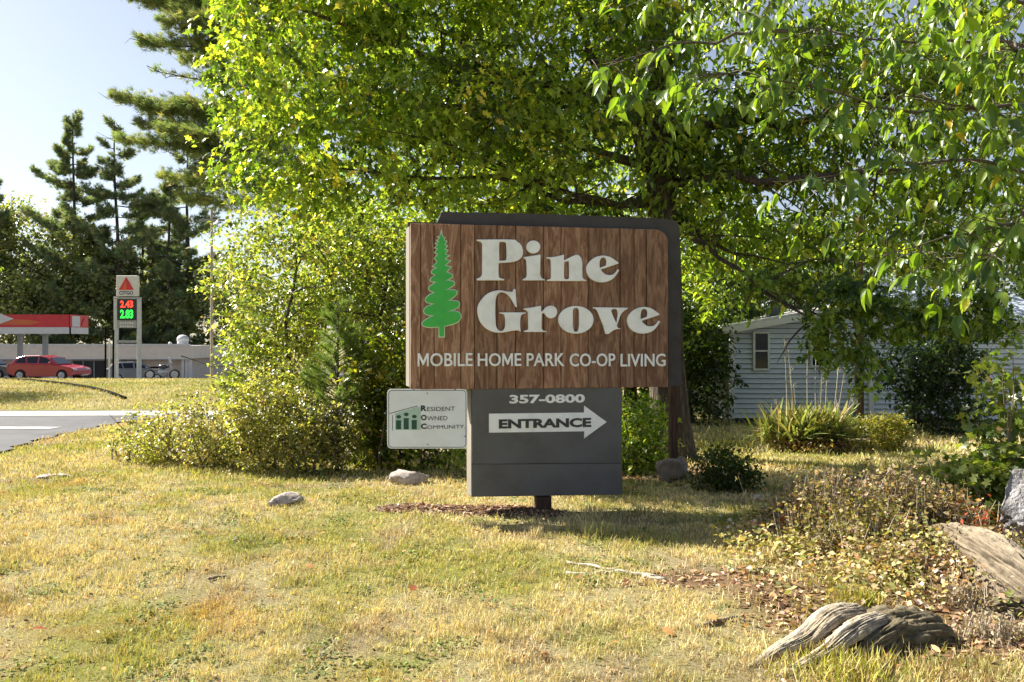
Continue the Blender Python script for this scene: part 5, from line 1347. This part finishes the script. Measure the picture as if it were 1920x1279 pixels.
weeds(1880, 1000, 1100, 5.6, 120, 'small weeds beside the gnarled log', 147, 50)
weeds(1570, 1135, 1200, 4.45, 200, 'small dry weeds growing over the top of the stump', 153, 40, leafn=12)
weeds(1700, 1020, 1110, 5.3, 170, 'wispy dry weeds between the two weathered logs', 154, 60)
weeds(1520, 1000, 1080, 5.9, 200, 'low wispy weeds at the near edge of the weed bed', 155, 60)
weeds(1445, 990, 1060, 6.6, 90, 'small green weed tuft at the near end of the sign shadow', 148, 50, [(.22, .24, .05), (.14, .17, .04), (.3, .28, .1)], 9)
# orange-red plants
RD = [(.42, .10, .04), (.50, .18, .05), (.30, .07, .03), (.46, .28, .08)]
weeds(1478, 935, 990, 6.2, 40, 'small orange-red seedling at the left of the weed bed', 150, 7, RD, 9, .045, 'orange-red seedlings')
weeds(1548, 930, 985, 6.1, 60, 'salmon-red seedling between the dry weeds', 151, 7, RD, 8, .045, 'orange-red seedlings')
weeds(1838, 925, 1010, 5.9, 55, 'bright orange-red leaves at the left foot of the boulder', 152, 8, RD, 8, .04, 'orange-red seedlings')
# ground cover of pale broad leaves on the bed
r = np.random.default_rng(160); n = 13000
x = r.normal(3.05, .95, n); y = r.normal(5.7, .62, n); k = (x > 1.5) & (y > 4.6) & (y < 7.2) & ~((x > 3.0) & (y < 6.1)); x, y = x[k], y[k]; n = len(x)
k = vnoise(x, y, .22, 8) > .36; x, y = x[k], y[k]; n = len(x)
P_ = np.stack([x, y, gz(x, y) + r.uniform(.01, .17, n)], 1)
V, Fa, C = leaves_geo(P_, r.uniform(.018, .055, n), T_RHOMB, palette(n, [(.36, .37, .11), (.50, .46, .20), (.22, .24, .08), (.58, .45, .27), (.50, .28, .15), (.64, .52, .45)], [2.4, 3, 2, 2.4, 1, 2], .18, r, P_ * np.array((1, 1, 0)) + np.array((0, 0, 1)) * y[:, None], .25), .0, .7, None, r, wid=1.25)
o = link('ground_cover', mesh_from('ground_cover', V, Fa, C), dry_m); tag(o, 'low yellow-green, tan and pinkish leaves carpeting the weed bed', 'ground cover', kind='stuff')
# brighter tufts of grass
def tuft(x, y, wpx, h, n, cols, label, seed):
    rr = np.random.default_rng(seed); Y = CAMZ * F / (y - 639.5); X_ = (x - 960) / F * Y; W = wpx / 2 / F * Y
    bx = X_ + rr.normal(0, .5, n) * W; by = Y + rr.normal(0, .35, n) * W; P_ = np.stack([bx, by, gz(bx, by)], 1)
    X = np.stack([rr.normal(0, .35, n), rr.normal(0, .35, n), np.ones(n)], 1); X /= np.linalg.norm(X, axis=1, keepdims=True)
    Zv = rr.normal(0, 1, (n, 3)); Yv = np.cross(Zv, X); Yv /= np.linalg.norm(Yv, axis=1, keepdims=True); Zv = np.cross(X, Yv)
    T_ = (np.array([(0, .02, 0), (0, -.02, 0), (.6, -.018, .06), (.6, .018, .06), (1, 0, .25)]), np.array([(0, 1, 2), (0, 2, 3), (3, 2, 4)]))
    V, Fa, C = leaves_geo(P_, h * rr.uniform(.5, 1.2, n), T_, palette(n, cols, [1] * len(cols), .2, rr), fr=(X, Yv, Zv), wid=1.6)
    e_ = link('grass_tuft', mesh_from('grass_tuft', V, Fa, C), blade_m); tag(e_, label, 'grass tuft', 'longer grass tufts', 'stuff')
YC = [(.42, .40, .06), (.34, .36, .06), (.48, .40, .14)]
tuft(1605, 1140, 90, .11, 420, YC, 'bright yellow grass tuft just above the stump', 170)
tuft(1580, 1265, 260, .10, 700, YC + [(.5, .42, .22)], 'long pale grass along the bottom below the stump', 171)
tuft(1120, 1010, 60, .16, 60, [(.40, .38, .18), (.3, .32, .12)], 'thin tall seed stems standing in the sign shadow', 172)
tuft(1200, 1018, 240, .075, 700, [(.34, .36, .08), (.22, .26, .05), (.42, .36, .14)], 'ragged grass along the near edge of the sign shadow', 173)
tuft(1800, 1275, 220, .07, 500, [(.45, .34, .18), (.36, .30, .12), (.3, .2, .1)], 'dry grass at the bottom right corner', 174)

# ================================================================== ROCKS, LOGS, STICKS
rock_m = paint('granite', (.33, .32, .33), .9, .3, 5, 1.0, dirt=(.11, .105, .10), bd=.03)
rock_pale = paint('pale_rock', (.54, .47, .43), .9, .25, 11, 1.0, dirt=(.20, .165, .14), bd=.02)
def rock(name, c, rxyz, m_, label, seed, cat='rock', n=3):
    bm = bmesh.new(); bmesh.ops.create_icosphere(bm, subdivisions=n + 1, radius=1)
    rr = np.random.default_rng(seed); pl = rr.normal(0, 1, (9, 3)); pl /= np.linalg.norm(pl, axis=1, keepdims=True); dd = rr.uniform(.50, .85, 9)
    for v in bm.verts:
        p_ = np.array(v.co[:])
        for q, d_ in zip(pl, dd):
            t = p_ @ q
            if t > d_: p_ = p_ - q * (t - d_) * .95
        k_ = 1 + .16 * (float(vnoise(p_[0] * 2 + p_[1], p_[2] * 2 - p_[1] + seed, .8, seed)) - .5) + .04 * (float(vnoise(p_[0] * 9, p_[2] * 9 + p_[1] * 7, 1., seed)) - .5)
        k_ += .22 * (abs(float(vnoise(p_[0] * 3 + 5, p_[2] * 4 + p_[1] * 3, .7, seed + 5)) - .5) - .2) + .05 * (float(vnoise(p_[0] * 21 + p_[1] * 17, p_[2] * 23, 1., seed + 2)) - .5)
        v.co = Vector(p_ * k_ * np.array(rxyz))
    me = bpy.data.meshes.new(name); bm.to_mesh(me); bm.free()
    me.polygons.foreach_set('use_smooth', np.ones(len(me.polygons), dtype=bool))
    o = link(name, me, m_); o.location = c; o.rotation_euler = (rr.uniform(-.1, .1), rr.uniform(-.1, .1), rr.uniform(0, 1)); tag(o, label, cat)
def rk_at(x, y, wpx, hpx, m_, label, seed, deep=.7, sink=.35, Y=None):
    Y = Y or CAMZ * F / (y - 639.5); W = wpx / 2 / F * Y; H = hpx / F * Y
    X_ = (x - 960) / F * Y; z_ = g(X_, Y); rock('rock', (X_, Y, z_ + H * .5 - H * sink), (W, W * deep, H * .75), m_, label, seed)
rk_at(762, 884, 95, 32, rock_pale, 'pale pinkish rock on the grass below the small white sign', 1, sink=.35, Y=9.6)
rk_at(530, 938, 80, 22, rock_pale, 'low whitish rock in the lawn left of the mulch strip', 2, sink=.25, Y=8.0)
rk_at(1262, 890, 80, 46, paint('brown_rock', (.27, .22, .19), .9, .25, 8, .8, dirt=(.13, .10, .08), bd=.02), 'rough brown rock at the foot of the big trunk', 3, sink=.1, Y=9.7)  # darker brown tone for this rock
rk_at(100, 870, 60, 8, rock_pale, 'flat pale stone barely showing on the upper left lawn', 4, sink=.3, Y=10.2)
rock('boulder', (3.93, 6.0, .30), (.33, .36, .34), rock_m, 'large grey boulder cut by the right edge behind the logs', 5, 'boulder', 4)
rk_at(1890, 1060, 60, 30, rock_m, 'small dark stone in front of the boulder', 6, sink=.1, Y=5.3)
rk_at(1420, 930, 26, 12, rock_pale, 'small pale stone in the shade left of the weeds', 7, sink=.1, Y=8.1)

def log_mesh(path, rad, n, seed, amp=.16, freq=11, flat=1.0):
    """weathered wood: long fibres and deep checks running along it, uneven girth; grain colour follows the fibres, with crack shade painted in"""
    n = int(n * 2.2); rr = np.random.default_rng(seed); P = [Vector(p) for p in path]; K = 70; pts = []; rs = []
    for i in range(K):
        t = i / (K - 1) * (len(P) - 1); j = min(int(t), len(P) - 2); f = t - j
        p0, p1, p2, p3 = P[max(j - 1, 0)], P[j], P[j + 1], P[min(j + 2, len(P) - 1)]
        pts.append(.5 * ((2 * p1) + (-p0 + p2) * f + (2 * p0 - 5 * p1 + 4 * p2 - p3) * f * f + (-p0 + 3 * p1 - 3 * p2 + p3) * f ** 3)); rs.append(rad[j] * (1 - f) + rad[j + 1] * f)
    V, Fs = tube_geo(pts, rs, n, True); V = np.array([v[:] for v in V]); C = np.ones((len(V), 3))
    for i in range(K):
        c = np.array(pts[i][:]); ring = V[i * n:(i + 1) * n]; d = ring - c; a = np.arange(n) / n
        edge = np.minimum(np.minimum(a, 1 - a) * 8, 1); aa = a + .015 * math.sin(i * .08 + seed)
        q1 = vnoise(aa * freq * 3.0, np.full(n, i * .07), 1.0, seed); q2 = vnoise(aa * freq * .6, np.full(n, i * .05 + 40), 1.0, seed + 1); q3 = vnoise(aa * freq * 7, np.full(n, i * .16), 1.0, seed + 2)
        chk = 1 - np.minimum(np.abs(q1 - .5) * 5, 1)                     # narrow checks
        chk = chk * sstep(.38, .68, vnoise(aa * freq * 1.7 + 3, np.full(n, i * .13 + 9), 1.0, seed + 6))
        q4 = vnoise(aa * freq * 13, np.full(n, i * .10), 1.0, seed + 7)
        k_ = 1 + amp * (edge * ((q2 - .5) * 1.5 - chk * 1.25 + (q3 - .5) * .8 + (q4 - .5) * .4)) + .022 * rr.normal(0, 1, n)
        V[i * n:(i + 1) * n] = c + d * k_[:, None] * np.array((1, 1, flat))
        sh = (.40 + .55 * q3 + .65 * q4) * (1 - .45 * chk); C[i * n:(i + 1) * n] = sh[:, None] * (np.array((.40, .35, .28)) + (q2 - .5)[:, None] * np.array((.10, .11, .12)))
    return V, Fs, C
def log_part(geo, name, m_, par):
    V, Fs, C = geo; V = V - np.array(par.location)
    return link(name, mesh_from(name, V, Fs, C, True), m_, par)
def wood_col(name, k):
    m, n, b = mat(name); at = n.nodes.new('ShaderNodeAttribute'); at.attribute_name = 'Col'
    mp = mapped(n, (14, 14, 14), rand=False); no = node(n, 'ShaderNodeTexNoise', Scale=1.3, Detail=9.0, Roughness=.75); n.links.new(mp.outputs[0], no.inputs[0])
    r = ramp(n, no.outputs[0], [(.32, tuple(.35 * v for v in k)), (.5, k), (.7, tuple(1.25 * v for v in k))])
    mx = n.nodes.new('ShaderNodeMix'); mx.data_type = 'RGBA'; mx.blend_type = 'MULTIPLY'; mx.inputs[0].default_value = 1
    n.links.new(at.outputs[0], mx.inputs[6]); n.links.new(r.outputs[0], mx.inputs[7]); n.links.new(mx.outputs[2], b.inputs['Base Color'])
    b.inputs['Roughness'].default_value = .95; b.inputs['Specular IOR Level'].default_value = .1
    n3 = node(n, 'ShaderNodeTexNoise', Scale=6.0, Detail=6.0, Roughness=.7); n.links.new(mp.outputs[0], n3.inputs[0]); bump(n, b, n3.outputs[0], .7, .008); return m
mw = wood_col('weathered_wood', (.92, .90, .85)); mg2 = wood_col('gnarled_wood', (.52, .49, .45)); dw = wood_col('shade_dark_wood', (.34, .33, .27))  # dw: dark wood with the stump's sunless-side shade put into its colour
def gp_(x, y, lift=0.0, Y=None):
    """point on the ground under photo pixel (x, y), raised by lift"""
    Yv = Y or 5.
    if Y is None:
        for _ in range(30):
            X_ = (x - 960) / F * Yv; Yv = .5 * Yv + .5 * (CAMZ - g(X_, Yv)) * F / (y - 639.5)
    X_ = (x - 960) / F * Yv; return Vector((X_, Yv, g(X_, Yv) + lift))
st1 = empty('tree_stump', tuple(gp_(1600, 1215)), 0, 'weathered grey stump with a long root running left, low in the picture at the right', 'stump')
def pz(x, y, Y): return px(x, y, Y)
log_part(log_mesh([gp_(1412, 1248, -.01), gp_(1458, 1232, .03), pz(1510, 1196, 4.12), pz(1560, 1158, 4.2), pz(1612, 1148, 4.35)], [.02, .042, .060, .068, .055], 60, 3, .24, 10, .72), 'root', mw, st1)
log_part(log_mesh([gp_(1458, 1268, -.01), gp_(1505, 1254, .02), pz(1556, 1218, 4.02), pz(1606, 1180, 4.1), pz(1650, 1160, 4.25)], [.016, .032, .050, .064, .05], 56, 4, .28, 9, .72), 'root', mw, st1)
log_part(log_mesh([gp_(1556, 1272, -.01), pz(1596, 1244, 3.95), pz(1640, 1206, 4.05), pz(1688, 1176, 4.2)], [.014, .028, .045, .05], 48, 6, .28, 8), 'root', dw, st1)
log_part(log_mesh([gp_(1660, 1268, -.03), pz(1668, 1235, 4.0), pz(1676, 1196, 4.15)], [.03, .035, .05], 40, 16, .28, 8), 'root', dw, st1)
log_part(log_mesh([pz(1560, 1188, 4.4), pz(1605, 1196, 4.32), pz(1670, 1200, 4.28), pz(1720, 1200, 4.3), pz(1758, 1206, 4.4)], [.05, .13, .17, .165, .10], 84, 8, .24, 8, .95), 'stump_body', dw, st1)
st2 = empty('fallen_log', tuple(gp_(1850, 1060)), 0, 'gnarled grey log curving down at the right edge below the boulder', 'log')
log_part(log_mesh([pz(1738, 996, 6.0), pz(1790, 1008, 5.75), pz(1845, 1038, 5.4), pz(1905, 1082, 5.05), pz(1975, 1140, 4.8)], [.04, .10, .135, .14, .12], 90, 9, .32, 11), 'log_body', mg2, st2)
log_part(log_mesh([pz(1775, 1035, 5.55), pz(1830, 1075, 5.2), pz(1880, 1122, 4.9), pz(1940, 1172, 4.7)], [.02, .05, .06, .05], 60, 19, .30, 9), 'branch_stub', mg2, st2)
log_part(log_mesh([pz(1825, 1172, 4.75), pz(1880, 1150, 4.75), pz(1960, 1160, 4.7)], [.05, .10, .11], 64, 12, .26, 8), 'under_log_shade', dw, st2)  # added dark mass standing in for the shaded hollow under the log

bleach = paint('bleached_wood', (.50, .46, .38), .85, .2, 16, .4)
def stick(pts, rad, label, m_=bleach, grp=None):
    P0 = [gp_(x, y, .012) for x, y in pts]; P = []
    for a_, b_ in zip(P0[:-1], P0[1:]): P += [a_.lerp(b_, t) + Vector((0, r.normal(0, .006), r.normal(0, .004))) for t in (0, .33, .66)]
    P.append(P0[-1]); o = MB().tube(P, [rad * .85 * r.uniform(.7, 1.1) for _ in P[:-1]] + [rad * .3], 7).build('stick', m_, None, True); tag(o, label, 'stick', grp)
SG = 'sticks lying on the lawn'
stick([(1062, 1057), (1100, 1062), (1150, 1073), (1185, 1071)], .011, 'thin pale stick, upper of the crossed pair below the sign', grp=SG)
stick([(1062, 1079), (1110, 1078), (1160, 1075), (1245, 1086)], .014, 'pale bleached stick, lower and longer of the crossed pair', grp=SG)
stick([(1205, 1082), (1228, 1088), (1250, 1089)], .018, 'short whitish stick at the right end of the crossed pair', grp=SG)
stick([(1305, 1180), (1345, 1168), (1385, 1160)], .014, 'tan stick on bare ground left of the stump', twig_m, SG)
stick([(390, 1090), (410, 1085), (432, 1083)], .012, 'small dark broken twig in the left lawn', twig_m, SG)
stick([(560, 925), (600, 930), (650, 934)], .012, 'thin brown twig trailing right from the low whitish rock', twig_m, SG)
